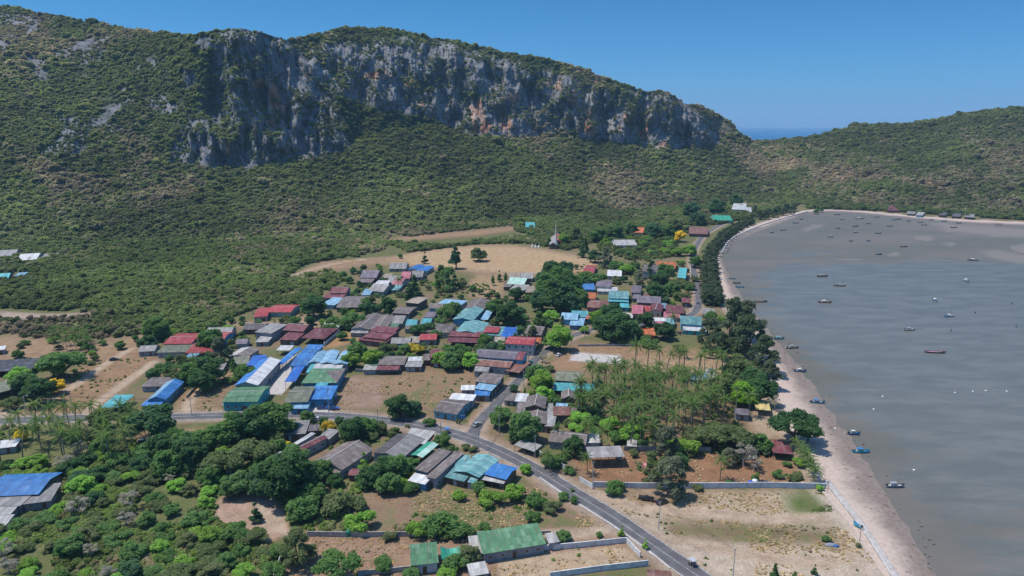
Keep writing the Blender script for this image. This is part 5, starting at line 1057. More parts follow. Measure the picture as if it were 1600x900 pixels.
# the casuarina belt between beach road and sand
BELT = [(1172,350),(1150,361),(1132,374),(1118,388),(1110,402),(1108,418),(1107,434),(1109,450),(1112,466),(1114,478)]
bl = resample(BELT, 9)
for i, q in enumerate(bl):
    for s in (-1, 1) if i % 2 else (0,):
        x, y = toPX(np.array([q[0]+s*3.6+random.uniform(-1.2, 1.2), q[1], 0])); w = random.uniform(7.5, 11)/mpp(x, y)
        tree(float(x), float(y), w, 'loose', 'cas', 'casuarina_tree', 'dark feathery casuarina in the belt between beach road and sand', 'tree', 'casuarinas along the beach road', hs=.85, rec=False)
for x, y in ((1186,343),(1200,338),(1214,335),(1228,332),(1240,330),(1196,343),(1210,340),(1224,337),(1180,336),(1236,335)):
    tree(x, y, 15, 'loose', 'cas', 'casuarina_tree', 'small dark casuarina where the seawall meets the far beach', 'tree', 'casuarinas at the far end of the seawall', hs=.9, rec=False)
# green orchard right of the sandy field
for x, y in spread_in([(935,378),(985,370),(1055,374),(1060,398),(1000,408),(940,394)], 34, 5.5):
    tree(x, y, random.uniform(6, 9)/mpp(x, y), 'round', random.choice(['bright','mid']), 'orchard_tree', 'bright green tree in the orchard beyond the sandy field', 'tree', 'trees of the green orchard', hs=.75, rec=False)
# gardens between the houses
for poly, n in (([(545,440),(640,430),(720,440),(800,470),(860,500),(860,545),(700,575),(560,580),(540,540),(500,500)], 95), ([(255,525),(420,490),(500,480),(540,500),(520,560),(430,545),(300,610),(240,600)], 40), ([(880,420),(1080,408),(1090,490),(1100,520),(960,545),(880,500)], 70), ([(840,590),(940,600),(945,690),(860,740),(800,690)], 30), ([(400,660),(560,660),(700,700),(800,760),(560,770),(420,740)], 34), ([(0,540),(120,520),(240,520),(250,550),(150,570),(0,560)], 18),([(900,690),(1240,690),(1280,750),(940,755)], 14),([(640,400),(560,470),(500,450),(560,415)], 16)):
    for x, y in spread_in(poly, n, 5.0):
        kind, lm = random.choice([('round','mid'),('bush','mid'),('round','dark'),('bush','bright'),('bush','olive'),('round','olive')])
        atree(x, y, random.uniform(4, 7.5)/mpp(x, y), kind, lm)
# ---- coconut palms
GROVE = [(895,605),(930,590),(1000,590),(1060,596),(1110,600),(1130,625),(1110,650),(1080,670),(1040,690),(980,690),(940,660),(900,640)]
for x, y in spread_in(GROVE, 92, 4.7):
    palm(x, y+14, None, 'tall coconut palm packed in the dense grove', 'coconut palms of the grove')
PAL = []
for x, y, h in ((992,585,13),(1011,580,13),(1030,588,12),(1040,592,12.5),(1060,597,13.5),(1068,592,13),(1090,597,13),(1100,592,12.5),(1117,597,13.5),(1126,605,14),(1120,648,11),(1150,648,10),(1130,662,10),(1170,652,9)):
    PAL.append((palm(x, y, h), x, y))
for x, y in spread_in([(50,665),(110,655),(190,652),(215,690),(190,725),(110,715),(60,700),(0,725),(0,690)], 28, 6.0):
    palm(x, y+8, random.uniform(8, 11), 'coconut palm in the loose stand between main road and thicket', 'palms beside the western road')
for x, y in spread_in([(75,525),(140,528),(150,545),(80,548)], 14, 4.5): palm(x, y+3, random.uniform(5, 7), 'short palm in the row behind the shade net', 'short palms behind the shade net', cs=.8)
for x, y, h in ((705,505,8),(1056,520,9),(622,458,9),(395,490,8),(860,738,6),(878,735,6),(918,740,6),(940,700,7),(915,690,7),(1248,715,4),(1254,722,4),(1258,730,4),(1264,738,4),(1270,745,4),(1275,752,4),(1242,706,4),(925,610,12),(905,640,12),(300,590,8),(278,598,7),(205,668,8),(1068,560,5.5),(1030,760,7),(1125,750,7),(985,660,10),(870,690,6)):
    PAL.append((palm(x, y, h, cs=.75 if h < 7 else 1), x, y))
# ---- labels from what stands beside each
LMK = [(x, y, p) for _, x, y, p in HOUSES]+[(745,668,'the road junction'),(565,615,'the brown vacant lot'),(690,610,'the weedy lot'),(800,405,'the sandy field'),(930,562,'the pale concrete court'),(1100,785,'the long white lot wall'),(900,880,'the walled sandy lot'),(1270,790,'the bright grass patch'),(150,600,'the dirt tracks'),(230,690,'the two parked cars by the thicket'),(700,800,'the weedy slope'),(560,860,'the walled brown yard'),(1100,725,'the red earth yard'),(1230,880,'the pale sandy lot'),(400,800,'the pale bare clearing'),(1130,575,'the casuarina clump'),(620,835,'the old concrete wall')]
def beside(px, py):
    d = [((px-x)**2+((py-y)*1.7)**2, x, y, p) for x, y, p in LMK]; _, x, y, p = min(d); dx, dy = px-x, (py-y)*1.7
    return ('right of ' if dx > 0 else 'left of ')+p if abs(dx) > abs(dy) else ('in front of ' if dy > 0 else 'behind ')+p
ORD = ['leftmost','second from left','third from left','fourth from left','fifth from left','sixth from left','seventh from left','eighth from left','ninth from left','tenth from left','eleventh from left','twelfth from left']
def short(l):
    for a_, b_ in ((' green round tree', ' round tree'), (' spreading tree', ' tree'), (' with white fascia', ''), (' beside the warehouse', ''), (' behind the maroon hall', ''), (' red roofed house', ' red house'), (' over cream walls', ''), (' by the thicket', ''), (' roofed house', ' house'), ('second from left', 'second'), ('the ', '')):
        if len(l.replace('-', ' ').split()) <= 15: break
        l = l.replace(a_, b_)
    return l
def autolabel(items):
    by = {}
    for it in items: by.setdefault(it[4]+' '+beside(it[1], it[2]), []).append(it)
    for lab, v in by.items():
        v.sort(key=lambda i: i[1])
        for i, it in enumerate(v):
            it[0]['label'] = lab if len(v) == 1 else lab+', '+ORD[min(i, 11)]+(' of two' if len(v) == 2 else '')
            if len(v) == 2: it[0]['label'] = lab+', '+('left one of two' if i == 0 else 'right one of two')
            if len(v) > 2: it[0]['label'] = lab+', '+ORD[min(i, 11)]
            it[0]['label'] = short(it[0]['label'])
            it[0]['group'] = 'trees and bushes about the village' if 'palm' not in lab else 'palms standing singly'
autolabel(AUTO); autolabel([(o, x, y, 0, 'single coconut palm') for o, x, y in PAL])
# ================================================================ BOATS
def paint(name, c, r=.5): 
    m = mat(name, c, r, .4); t = NT(m); n_ = t.noise(t.obj(), 3.5, 4, .65); t.col(t.mix(t.ramp(n_, .45, .75, 0, .5), c, tuple(x*.45+.03 for x in c))); return m
PB = dict(white=paint('white_boat_paint', (.58,.57,.54)), blue=paint('blue_boat_paint', (.03,.17,.38)), sky=paint('sky_blue_boat_paint', (.10,.36,.48)), teal=paint('teal_boat_paint', (.03,.33,.36)), dark=paint('tarred_wood', (.045,.04,.04)), wood=paint('bare_boat_wood', (.20,.145,.10)), pink=paint('faded_pink_paint', (.42,.22,.27)), red=paint('red_boat_paint', (.36,.06,.05)), green=paint('green_boat_paint', (.05,.24,.17)), grey=paint('grey_boat_paint', (.28,.29,.30)))
m_metal = mat('dull_metal', (.25,.25,.26), .45, .5, .6); m_black = mat('black_rubber', (.02,.02,.02), .8)
def hull(L, B, mats):
    n = 15; b = MB(); rows = []
    for i in range(n):
        s = i/(n-1); x = (s-.5)*L; hb = B/2*(min(1, .62+s*1.6) if s < .3 else 1.0)*(1-max(0, (s-.55)/.45)**2.1*.97); sh = .62+.20*(1-s)**2*.6+.75*max(0, (s-.5)/.5)**2.2; ke = -.22+.55*max(0, (s-.78)/.22)**2
        rows.append([(x, -hb, sh), (x, -hb*.93, sh*.55), (x, -hb*.55, ke+.1), (x, 0, ke), (x, hb*.55, ke+.1), (x, hb*.93, sh*.55), (x, hb, sh)])
    V = [v for r_ in rows for v in r_]; F = []; M = []
    for i in range(n-1):
        for k in range(6): F.append((i*7+k, (i+1)*7+k, (i+1)*7+k+1, i*7+k+1)); M.append(0)
    F.append(tuple(range(6, -1, -1))); M.append(0)
    b.V = V; b.F = F; b.M = M
    hm = b.mesh('hull', mats[:1], False)
    d = MB(); V = []
    for r_ in rows: V += [(r_[0][0], r_[0][1]*.9, r_[0][2]*.52+.02), (r_[6][0], r_[6][1]*.9, r_[6][2]*.52+.02)]
    d.add(V, [(2*i, 2*i+2, 2*i+3, 2*i+1) for i in range(n-1)]); dm = d.mesh('deck', [mats[1]])
    g_ = MB()
    for k in (0, 6): g_.tube([(r_[k][0], r_[k][1], r_[k][2]) for r_ in rows], .07, 5)
    gm_ = g_.mesh('gunwale', [mats[2]]); return hm, dm, gm_
_hc = {}
def boat(px, py, L, cols, rz=0.0, roof=None, mast=False, flag=None, label=None, group='fishing boats in the bay', name='fishing_boat', z=MUDZ, parts=True):
    L = max(3.0, L); key = (round(L, 1),)+tuple(cols)
    if key not in _hc: _hc[key] = hull(L, max(1.0, L*.24), [PB[c] for c in cols])
    root = empty(name, G(px, py, z), label, 'boat', group, rz)
    for nm, me in zip(('hull', 'deck', 'gunwale'), _hc[key]): link(nm, me, root, (0, 0, .08))
    e = MB(); e.box((-L*.44, 0, .95), (.7, .4, .4)); e.tube([(-L*.47, 0, .95), (-L*.62, .1, .3)], .04, 5); e.box((-L*.40, 0, .68), (.12, .3, .3)); e.build('engine', m_black if cols[0] != 'dark' else m_metal, root)
    if roof:
        rf = MB(); n = 5
        for i in range(n):
            a0, a1 = -1+2*i/n, -1+2*(i+1)/n; hb = L*.10
            rf.add([(-L*.27, a0*hb, 1.95-.18*a0*a0), (L*.06, a0*hb, 1.95-.18*a0*a0), (L*.06, a1*hb, 1.95-.18*a1*a1), (-L*.27, a1*hb, 1.95-.18*a1*a1)], [(0, 1, 2, 3)])
            rf.add([(-L*.27, a0*hb, 1.89-.18*a0*a0), (L*.06, a0*hb, 1.89-.18*a0*a0), (L*.06, a1*hb, 1.89-.18*a1*a1), (-L*.27, a1*hb, 1.89-.18*a1*a1)], [(3, 2, 1, 0)])
        cn = rf.build('canopy', PB[roof], root)
        for sx in (-L*.25, L*.04):
            for sy in (-1, 1): pm = MB(); pm.tube([(sx, sy*L*.085, .5), (sx, sy*L*.085, 1.8)], .035, 5); pm.build('post', m_post, cn)
        cb = MB(); cb.box((-L*.19, 0, .9), (L*.11, L*.13, .9)); cb.build('cabin', PB['white' if cols[2] != 'white' else cols[0]], root)
    if mast:
        mm = MB(); mm.tube([(L*.14, 0, .4), (L*.14, 0, 3.6)], [.05, .03], 6); mm.tube([(L*.14, 0, 3.1), (L*.42, .2, 2.4)], .025, 5); mm.tube([(L*.14, 0, 3.1), (-L*.2, .2, 2.5)], .025, 5); mo = mm.build('mast', m_post, root)
        if flag:
            fm = MB(); fm.box((L*.14-.35, 0, 3.3), (.7, .02, .45)); fm.build('flag', PB[flag], mo)
    bx = MB(); rr_ = random.Random(int(px*31+py))
    for k in range(4): bx.box((rr_.uniform(-.05, .3)*L, rr_.uniform(-.06, .06)*L, .62), (rr_.uniform(.3, .8), rr_.uniform(.3, .6), rr_.uniform(.2, .45)), 0, rr_.uniform(0, 3))
    bx.build('gear', PB[rr_.choice(['blue', 'white', 'green', 'wood', 'red'])], root)
    return root
NEARB = [ # px, py, px length, colours (hull, deck, gunwale), turn, roof, mast, flag, label
 (1461,551,30,('dark','pink','pink'),-.18,None,1,None,'long dark hulled boat with a pink deck, lowest of the mid-bay boats'),
 (1421,516,19,('grey','wood','white'),.1,'grey',1,None,'grey white boat with a mast, just above the long pink decked boat'),
 (1483,495,17,('blue','white','white'),.2,'white',1,'dark','blue and white boat flying a dark flag in the right bay'),
 (1460,470,10,('white','blue','dark'),1.3,'white',1,None,'small white boat seen bow-on above the flagged boat'),
 (1509,439,9,('sky','white','dark'),1.4,'white',0,None,'little sky blue boat seen end-on in the right bay'),
 (1520,407,17,('dark','grey','white'),0,'white',0,None,'dark boat with a long white canopy near the far sandbar'),
 (1285,432,17,('dark','wood','wood'),0,'grey',0,None,'dark wooden boat, farthest of the three in the centre bay'),
 (1312,447,19,('dark','wood','white'),-.1,'grey',0,None,'dark wooden boat with pale rail, middle of the three in the centre bay'),
 (1289,473,20,('wood','white','red'),-.1,'white',1,None,'brown and white boat with a white cabin, nearest of three in the centre bay'),
 (1187,472,24,('dark','wood','grey'),.03,None,1,None,'long dark empty boat lying off the beach belt'),
 (1173,478,14,('grey','wood','dark'),-.15,'grey',0,None,'small grey boat grounded at the sand edge by the beach belt'),
 (1188,518,13,('grey','sky','grey'),-.1,'grey',0,None,'small grey boat half hidden by the casuarina clump'),
 (1217,530,17,('teal','teal','dark'),0,'sky',0,None,'small turquoise boat off the casuarina clump'),
 (1238,544,20,('dark','white','grey'),.05,'grey',1,None,'dark and white boat with a grey canopy, off the casuarina clump'),
 (1250,581,19,('blue','white','dark'),-.05,'white',0,None,'blue and white boat beside the sand above the big round tree'),
 (1277,630,23,('sky','blue','dark'),-.1,'blue',1,None,'sky blue boat drawn up at the sand near the big round tree'),
 (1334,679,19,('blue','white','dark'),-.05,'white',0,None,'dark blue boat just above the long blue boat'),
 (1345,707,28,('sky','blue','green'),.02,'blue',1,'red','long sky blue boat with a small red flag nearest the beach'),
 (1398,761,29,('grey','white','dark'),-.02,'grey',1,None,'grey white fishing boat closest to the camera'),
 (1144,436,11,('sky','wood','grey'),-.1,None,0,None,'small pale boat, farthest of three beached below the casuarina belt'),
 (1151,443,12,('grey','wood','dark'),-.1,None,0,None,'slim grey boat, middle of three beached below the casuarina belt'),
 (1156,449,14,('sky','white','teal'),0,None,0,None,'pale turquoise boat, nearest of three beached below the casuarina belt'),
 (1412,386,12,('dark','wood','wood'),0,'wood',0,None,'dark boat with a canopy left of the far sandbars'),
 (1373,398,11,('dark','blue','dark'),.1,'blue',1,None,'dark blue boat beside a pale sand patch'),
 (1343,342,15,('grey','white','dark'),0,'white',0,None,'largest pale boat stranded near the far beach')]
for px, py, wl_, cols, rz, roof, mast, flag, lab in NEARB:
    boat(px, py, wl_*mpp(px, py)*(1.0 if abs(rz) < .6 else 2.0), cols, rz, roof, bool(mast), flag, lab)
FARB = [(1206,364),(1223,360),(1252,343),(1243,349),(1308,336),(1310,357),(1298,371),(1316,344),(1337,354),(1337,364),(1357,350),(1357,377),(1372,365),(1330,377),(1390,354),(1397,344),(1404,343),(1444,352),(1438,348),(1475,346),(1498,349),(1455,344),(1370,340),(1420,346),(1490,356),(1560,352)]
for i, (x, y) in enumerate(FARB):
    cols = [('dark','wood','dark'),('dark','grey','grey'),('grey','wood','dark'),('blue','wood','dark')][i % 4]
    boat(x, y, random.uniform(7, 10)*mpp(x, y), cols, random.uniform(-.5, .5), 'grey' if i % 3 == 0 else None, False, None, 'small dark boat stranded on the far mudflat', 'boats stranded on the far mudflat')
kb = boat(1340,823, 9*mpp(1340, 823), ('teal','white','sky'), 2.1, None, False, None, 'turquoise rowing boat lying by the beach path post', None, 'rowing_boat', z=.25)
bb = boat(965,716, 15*mpp(965, 716), ('white','wood','white'), 2.4, None, False, None, 'white boat parked under the open carport', None, 'rowing_boat', z=.3)
m_float = mat('white_float', (.7,.7,.68), .5); m_dfl = mat('dark_float', (.03,.035,.045), .6)
fb = MB(); fb.tube([(0,0,-.1),(0,0,.12),(0,0,.34),(0,0,.45)], [.22,.42,.36,.1], 8); ME_FL = fb.mesh('float_body', [m_float])
fb = MB(); fb.tube([(0,0,-.1),(0,0,.3),(0,0,.55)], [.45,.5,.3], 8); fb.tube([(0,0,.5),(0,0,1.7)], .05, 5); fb.box((.15,0,1.5),(.3,.03,.3)); ME_DF = fb.mesh('float_body', [m_dfl])
for x, y in ((1379,620),(1492,614),(1520,612),(1540,611),(1573,612),(1428,735),(1365,640),(1305,670)):
    tag(link('float', ME_FL, None, G(x, y, MUDZ)), 'small white net float on the shallow water', 'float', 'white net floats')
for x, y in ((1581,475),(1588,511),(1486,517),(1524,489)):
    tag(link('marker_buoy', ME_DF, None, G(x, y, MUDZ)), 'dark marker buoy with a stub pole in the right bay', 'buoy', 'dark marker buoys')
# ================================================================ VEHICLES
def cpaint(n_, c): m = mat(n_, c, .28, .5); m.node_tree.nodes['Principled BSDF'].inputs['Coat Weight'].default_value = .4; return m
CARP = dict(black=cpaint('black_car_paint', (.012,.012,.014)), white=cpaint('white_car_paint', (.68,.68,.67)), silver=cpaint('silver_green_car_paint', (.30,.34,.31)), blue=cpaint('blue_car_paint', (.02,.07,.25)), green=cpaint('green_car_paint', (.02,.30,.18)), grey=cpaint('grey_car_paint', (.22,.23,.24)))
m_cg = mat('car_glass', (.015,.02,.025), .08, .6); m_lamp = mat('lamp_lens', (.75,.74,.7), .2); m_tail = mat('tail_lens', (.35,.02,.02), .3); m_rim = mat('wheel_rim', (.4,.4,.41), .35, .5, .7)
_w = MB(); _w.tube([(0,-.1,0),(0,.1,0)], .32, 14); _w.add([(.32*math.cos(a_), -.1, .32*math.sin(a_)) for a_ in np.linspace(0, 6.28, 15)[:-1]], [tuple(range(14))]); ME_TY = _w.mesh('tyre', [m_black])
_w = MB(); _w.tube([(0,-.112,0),(0,.112,0)], .19, 10); _w.add([(.19*math.cos(a_), -.112, .19*math.sin(a_)) for a_ in np.linspace(0, 6.28, 11)[:-1]], [tuple(range(10))]); ME_RM = _w.mesh('rim', [m_rim])
def prof(b, P, w, m=0, taper=1.0):
    n = len(P); V = [(x, -w/2*(taper if k else 1), z) for k, (x, z) in [(0, p_) for p_ in P]]+[(x, w/2, z) for x, z in P]
    b.add(V, [tuple(range(n)), tuple(range(2*n-1, n-1, -1))]+[(i, i+n, (i+1) % n+n, (i+1) % n) for i in range(n)], m)
def car(px, py, rz, cp, label, kind='car', z=.08, name='parked_car', cat='car', group=None):
    root = empty(name, G(px, py, z), label, cat, group, rz); pk = kind == 'pickup'; L = 5.1 if pk else 4.4
    b = MB(); h = L/2
    P = [(-h,.42),(-h+.08,.9),(-h+.5,.98),(h-1.35,.98),(h-.25,.80),(h,.62),(h-.02,.35),(h-.55,.25),(-h+.4,.25)]
    if pk: P = [(-h,.45),(-h,1.0),(-.35,1.02),(h-1.5,1.05),(h-.2,.92),(h,.7),(h-.02,.38),(h-.5,.32),(-h+.3,.32)]
    prof(b, P, 1.75); bo = b.build('body', CARP[cp], root)
    g_ = MB(); x0, x1 = (-.45, h-1.45) if pk else (-h+.35, h-1.2)
    P2 = [(x0,.97),(x0+(.15 if pk else .75),1.46),(x1-.85,1.46),(x1,.97)]
    b0 = [(x, -.80, z_) if z_ < 1.2 else (x, -.64, z_) for x, z_ in P2]+[(x, .80, z_) if z_ < 1.2 else (x, .64, z_) for x, z_ in P2]
    g_.add(b0, [(0,1,2,3),(7,6,5,4),(0,4,5,1),(2,6,7,3)]); g_.build('window_glass', m_cg, root)
    r_ = MB(); r_.box(((P2[1][0]+P2[2][0])/2, 0, 1.48), (P2[2][0]-P2[1][0]+.05, 1.3, .06)); r_.build('roof', CARP[cp], root)
    if pk: c_ = MB(); c_.box((-h+1.05, 0, 1.05), (1.75, 1.45, .05)); c_.build('load_bed', m_black, root)
    for sx in (-h+.85, h-.9):
        for sy in (-.8, .8): w_ = link('wheel', ME_TY, root, (sx, sy, .32)); link('rim', ME_RM, w_)
    for sy in (-.6, .6):
        l_ = MB(); l_.box((h-.06, sy, .72), (.12, .36, .14)); l_.build('headlight', m_lamp, root); l_ = MB(); l_.box((-h+.02, sy, .82), (.08, .3, .16)); l_.build('tail_light', m_tail, root)
    return root
car(745,665, 1.0, 'silver', 'silver green car turning at the road junction', name='moving_car')
car(224,692, .5, 'white', 'white car parked under the mango tree by the thicket')
car(234,695, -.1, 'black', 'black car beside the white car under the mango tree')
car(1010,781, -.3, 'black', 'black pickup under the hazy tree, left one of the pair', 'pickup')
car(1034,786, .5, 'black', 'black car under the hazy tree, right one of the pair')
car(497,657, .05, 'white', 'white pickup stopped opposite the market front', 'pickup')
car(178,563, .4, 'black', 'dark car on the dirt track by the short palms')
car(873,556, 1.0, 'white', 'white car in the shade of the tall green tree', z=.02)
car(828,568, 1.2, 'green', 'small green truck at the white two-storey house', 'pickup', z=.02)
car(663,535, .1, 'silver', 'pale truck parked before the small red shop', 'pickup', z=.02)
car(897,511, 1.0, 'grey', 'grey car parked below the grey blue house', z=.02)
car(1191,757, .0, 'black', 'black pickup parked against the long white lot wall', 'pickup', z=.02)
car(505,639, .1, 'blue', 'blue truck before the market front, left one of two', 'pickup', z=.06)
car(521,640, .1, 'blue', 'blue truck before the market front, right one of two', 'pickup', z=.06)
car(1090,474, 1.4, 'grey', 'grey car on the beach road beside the belt', z=.08)
# three-wheelers and motorbikes, each with its rider
m_skin = mat('skin', (.30,.17,.11), .6); m_shirt = {k: mat(k+'_shirt', c, .85) for k, c in dict(white=(.6,.6,.6), red=(.4,.05,.05), dark=(.03,.03,.04), blue=(.05,.12,.3)).items()}; m_hair = mat('black_hair', (.012,.01,.01), .6)
def person(px, py, label, shirt='white', sit=False, z=.0, loc=None, rz=0.0, walk=True):
    root = empty('person', loc if loc is not None else G(px, py, z), label, 'person', None, rz)
    if sit: J = [(0,0,.75),(.03,0,1.05),(.02,0,1.28),(.05,0,1.42),(.06,0,1.56),(.06,0,1.66),  (0,.1,.74),(.38,.13,.72),(.30,.14,.32),(.42,.14,.28), (0,-.1,.74),(.38,-.13,.72),(.30,-.14,.32),(.42,-.14,.28), (.02,.18,1.27),(.2,.22,1.05),(.42,.2,1.05), (.02,-.18,1.27),(.2,-.22,1.05),(.42,-.2,1.05)]
    else: J = [(0,0,.90),(.0,0,1.15),(0,0,1.38),(.02,0,1.50),(.03,0,1.60),(.03,0,1.70),  (0,.09,.86),(.10,.10,.48),(.02,.10,.08),(.16,.10,.04), (0,-.09,.86),(-.04,-.10,.48),(-.22,-.10,.10),(-.10,-.10,.04), (0,.18,1.36),(-.06,.24,1.10),(.06,.24,.86), (0,-.18,1.36),(.06,-.24,1.10),(.16,-.23,.88)]
    E = [(0,1),(1,2),(2,3),(3,4),(4,5),(0,6),(6,7),(7,8),(8,9),(0,10),(10,11),(11,12),(12,13),(2,14),(14,15),(15,16),(2,17),(17,18),(18,19)]
    rad = [.14,.13,.15,.06,.10,.08,.09,.065,.045,.04,.09,.065,.045,.04,.06,.045,.035,.06,.045,.035]
    me = bpy.data.meshes.new('body'); me.from_pydata(J, E, []); me.materials.append(m_skin)
    o = link('body', me, root); sk = o.modifiers.new('skin', 'SKIN')
    for v, r_ in zip(me.skin_vertices[0].data, rad): v.radius = (r_, r_)
    me.skin_vertices[0].data[0].use_root = True; o.modifiers.new('sub', 'SUBSURF').levels = 1; o.modifiers['sub'].render_levels = 1
    s = MB(); a, b_, c = J[0], J[1], J[2]; s.tube([(a[0],0,a[2]+.02), b_, (c[0],0,c[2]+.05)], [.165,.165,.19], 10); 
    for k in (14, 17): s.tube([J[k], tuple((p_+q)/2 for p_, q in zip(J[k], J[k+1]))], [.085,.07], 8)
    s.build('shirt', m_shirt[shirt], root, smooth=True)
    t_ = MB()
    for k in (6, 10): t_.tube([J[k], J[k+1], J[k+2]], [.115,.085,.065], 8)
    t_.build('trousers', m_shirt['dark'], root, smooth=True)
    h_ = MB(); p_ = J[4]; h_.tube([(p_[0]-.02,0,p_[2]+.0),(p_[0]-.02,0,p_[2]+.10),(p_[0]-.01,0,p_[2]+.17)], [.118,.115,.05], 10); h_.build('hair', m_hair, root, smooth=True)
    return root
def trike(px, py, rz, canopy, label, shirt, plabel):
    root = empty('three_wheeler', G(px, py, .1), label, 'three-wheeler', None, rz)
    f = MB(); f.tube([(.75,.35,.55),(.2,.35,.62),(-.45,.35,.6)], .07, 6); f.tube([(.75,.35,.35),(.62,.35,.95)], .04, 6); f.tube([(.62,.1,.98),(.62,.6,.98)], .025, 5); f.box((0,.35,.72),(.75,.26,.12)); f.build('frame', CARP['black'], root)
    c_ = MB(); c_.box((0,-.55,.5),(1.5,1.0,.08)); c_.box((0,-1.03,.72),(1.5,.04,.4)); c_.box((-.73,-.55,.72),(.04,1.0,.4)); c_.build('sidecar', m_metal, root)
    for x, y in ((.8,.35),(-.55,.35),(0,-1.1)): w_ = link('wheel', ME_TY, root, (x, y, .32)); link('rim', ME_RM, w_)
    k = MB(); k.box((0,-.15,1.98),(1.8,1.8,.06)); cn = k.build('canopy', canopy, root)
    for x in (-.7, .7):
        for y in (-1.0, .6): q = MB(); q.tube([(x, y, .6),(x, y, 1.95)], .025, 5); q.build('post', m_metal, cn)
    e_ = (math.cos(rz), math.sin(rz)); g0 = G(px, py, .1); person(0, 0, plabel, shirt, True, loc=(g0.x+e_[0]*(-.1)-e_[1]*.35, g0.y+e_[1]*(-.1)+e_[0]*.35, .18), rz=rz)
trike(699,676, -.35, mat('blue_canvas', (.04,.16,.42), .8), 'three-wheeler with a blue canopy on the main road by the junction', 'dark', 'rider in dark clothes under the blue canopy three-wheeler')
trike(1081,884, 2.25, mat('grey_canvas', (.34,.35,.37), .8), 'three-wheeler with a grey canopy at the bottom of the road', 'red', 'rider in a red shirt under the grey canopy three-wheeler')
def bike(px, py, rz, label, shirt, plabel):
    root = empty('motorbike', G(px, py, .12), label, 'motorbike', None, rz)
    f = MB(); f.tube([(.62,0,.55),(.1,0,.55),(-.5,0,.65)], .08, 6); f.tube([(.66,0,.35),(.5,0,1.0)], .04, 6); f.tube([(.5,-.3,1.02),(.5,.3,1.02)], .025, 5); f.box((-.15,0,.74),(.8,.24,.1)); f.build('frame', CARP['black'], root)
    for x in (.68, -.62): w_ = link('wheel', ME_TY, root, (x, 0, .32)); link('rim', ME_RM, w_)
    g0 = G(px, py, .12); person(0, 0, plabel, shirt, True, loc=(g0.x-.1*math.cos(rz), g0.y-.1*math.sin(rz), .17), rz=rz)
bike(478,653, 0, 'motorbike on the road by the market front', 'dark', 'motorbike rider in dark clothes by the market front')
bike(882,530, .9, 'motorbike at the side road curve', 'dark', 'motorbike rider in dark clothes at the side road curve')
person(752,636, 'person in a white shirt walking down the side road', 'white', z=.07, rz=-1.8)
# ================================================================ POLES AND WIRES
m_cpole = mat('pole_concrete', (.42,.41,.39), .85); m_wire = mat('cable', (.025,.025,.025), .6); m_ins = mat('insulator', (.5,.5,.48), .4)
POLES = {}
def pole(key, px, py, h, label, arm=True, lamp=False, rz=.6, m=None, th=.16):
    p_ = G(px, py); root = empty('utility_pole', p_, label, 'pole', 'utility poles', rz); b = MB(); b.tube([(0,0,-.1),(0,0,h)], [th, th*.62], 8); b.build('post', m or m_cpole, root)
    if arm:
        a_ = MB(); a_.box((0,0,h-.35),(.12,1.7,.12)); ao = a_.build('crossarm', m_post, root)
        for y in (-.7, 0, .7): i_ = MB(); i_.tube([(0,y,h-.29),(0,y,h-.12),(0,y,h-.02)], [.05,.07,.04], 6); i_.build('insulator', m_ins, ao)
    if lamp:
        l_ = MB(); l_.tube([(0,0,h-.4),(.7,0,h+.05),(1.4,0,h+.1)], .04, 6); lo = l_.build('lamp_arm', m_metal, root); s_ = MB(); s_.box((1.55,0,h+.08),(.6,.25,.12)); s_.build('lamp_head', mat('lamp_cover', (.6,.6,.6), .4), lo)
    POLES[key] = (p_.x, p_.y, h, rz)
pole('a', 836,715, 9, 'concrete pole on the road verge beside the round junction tree', rz=-.7); pole('b', 926,764, 10, 'concrete pole at the corner of the long white wall', rz=-.7); pole('c', 1029,828, 9.5, 'leaning-wired concrete pole on the bare sandy verge', rz=-.7); pole('d', 1144,913, 11, 'dark pole cut by the bottom edge of the sandy lot', rz=-.7)
pole('e', 748,703, 8.5, 'grey pole beside the patchy teal roof', rz=-.5); pole('f', 780,681, 9, 'pale pole under the junction tree', rz=-.5); pole('g', 689,682, 6, 'short dark pole by the blue three-wheeler', rz=-.4, m=m_post); pole('h', 619,650, 9.5, 'tall white pole before the dark round tree', rz=-.1)
pole('i', 631,651, 5.5, 'curved white street lamp before the dark round tree', arm=False, lamp=True); pole('j', 514,645, 11, 'street lamp pole at the right end of the blue market front', lamp=True, rz=0); pole('k', 591,668, 8, 'dark pole at the road bend beside a green tree', rz=-.2, m=m_post)
pole('l', 114,646, 8, 'pale pole beside the end of the long dirt track', rz=0); pole('m', 41,646, 8, 'white street lamp at the left edge road', lamp=True, rz=0); pole('n', 826,568, 9, 'grey pole beside the white two-storey house', rz=1.0); pole('o', 844,545, 8, 'dark pole behind the white two-storey house', rz=1.0, m=m_post)
pole('p', 818,605, 8, 'thin pole on the side road verge by the stall', rz=1.0); pole('q', 693,540, 8, 'grey pole beside the small red shop', rz=.3); pole('r', 913,528, 7, 'pole on the side road curve before the dark trees', rz=.3); pole('s', 1084,480, 8, 'brown pole where the beach road meets the side road', rz=1.4, m=m_post); pole('t', 608,478, 7, 'thin pole between two dark round trees', rz=.3)
pole('u', 1293,770, 5, 'bare wooden post on the beach path by the wall end', arm=False, m=m_post, th=.1); pole('v', 1343,845, 5, 'leaning wooden post beside the turquoise rowing boat', arm=False, m=m_post, th=.1); pole('w', 205,655, 8, 'bare trunk like pole by the teal shed', arm=False, rz=0, m=m_post, th=.24); pole('x', 817,508, 7, 'pole beside the mango grove lane', rz=.2); pole('y', 300,650, 8, 'grey pole opposite the two parked cars', rz=0)
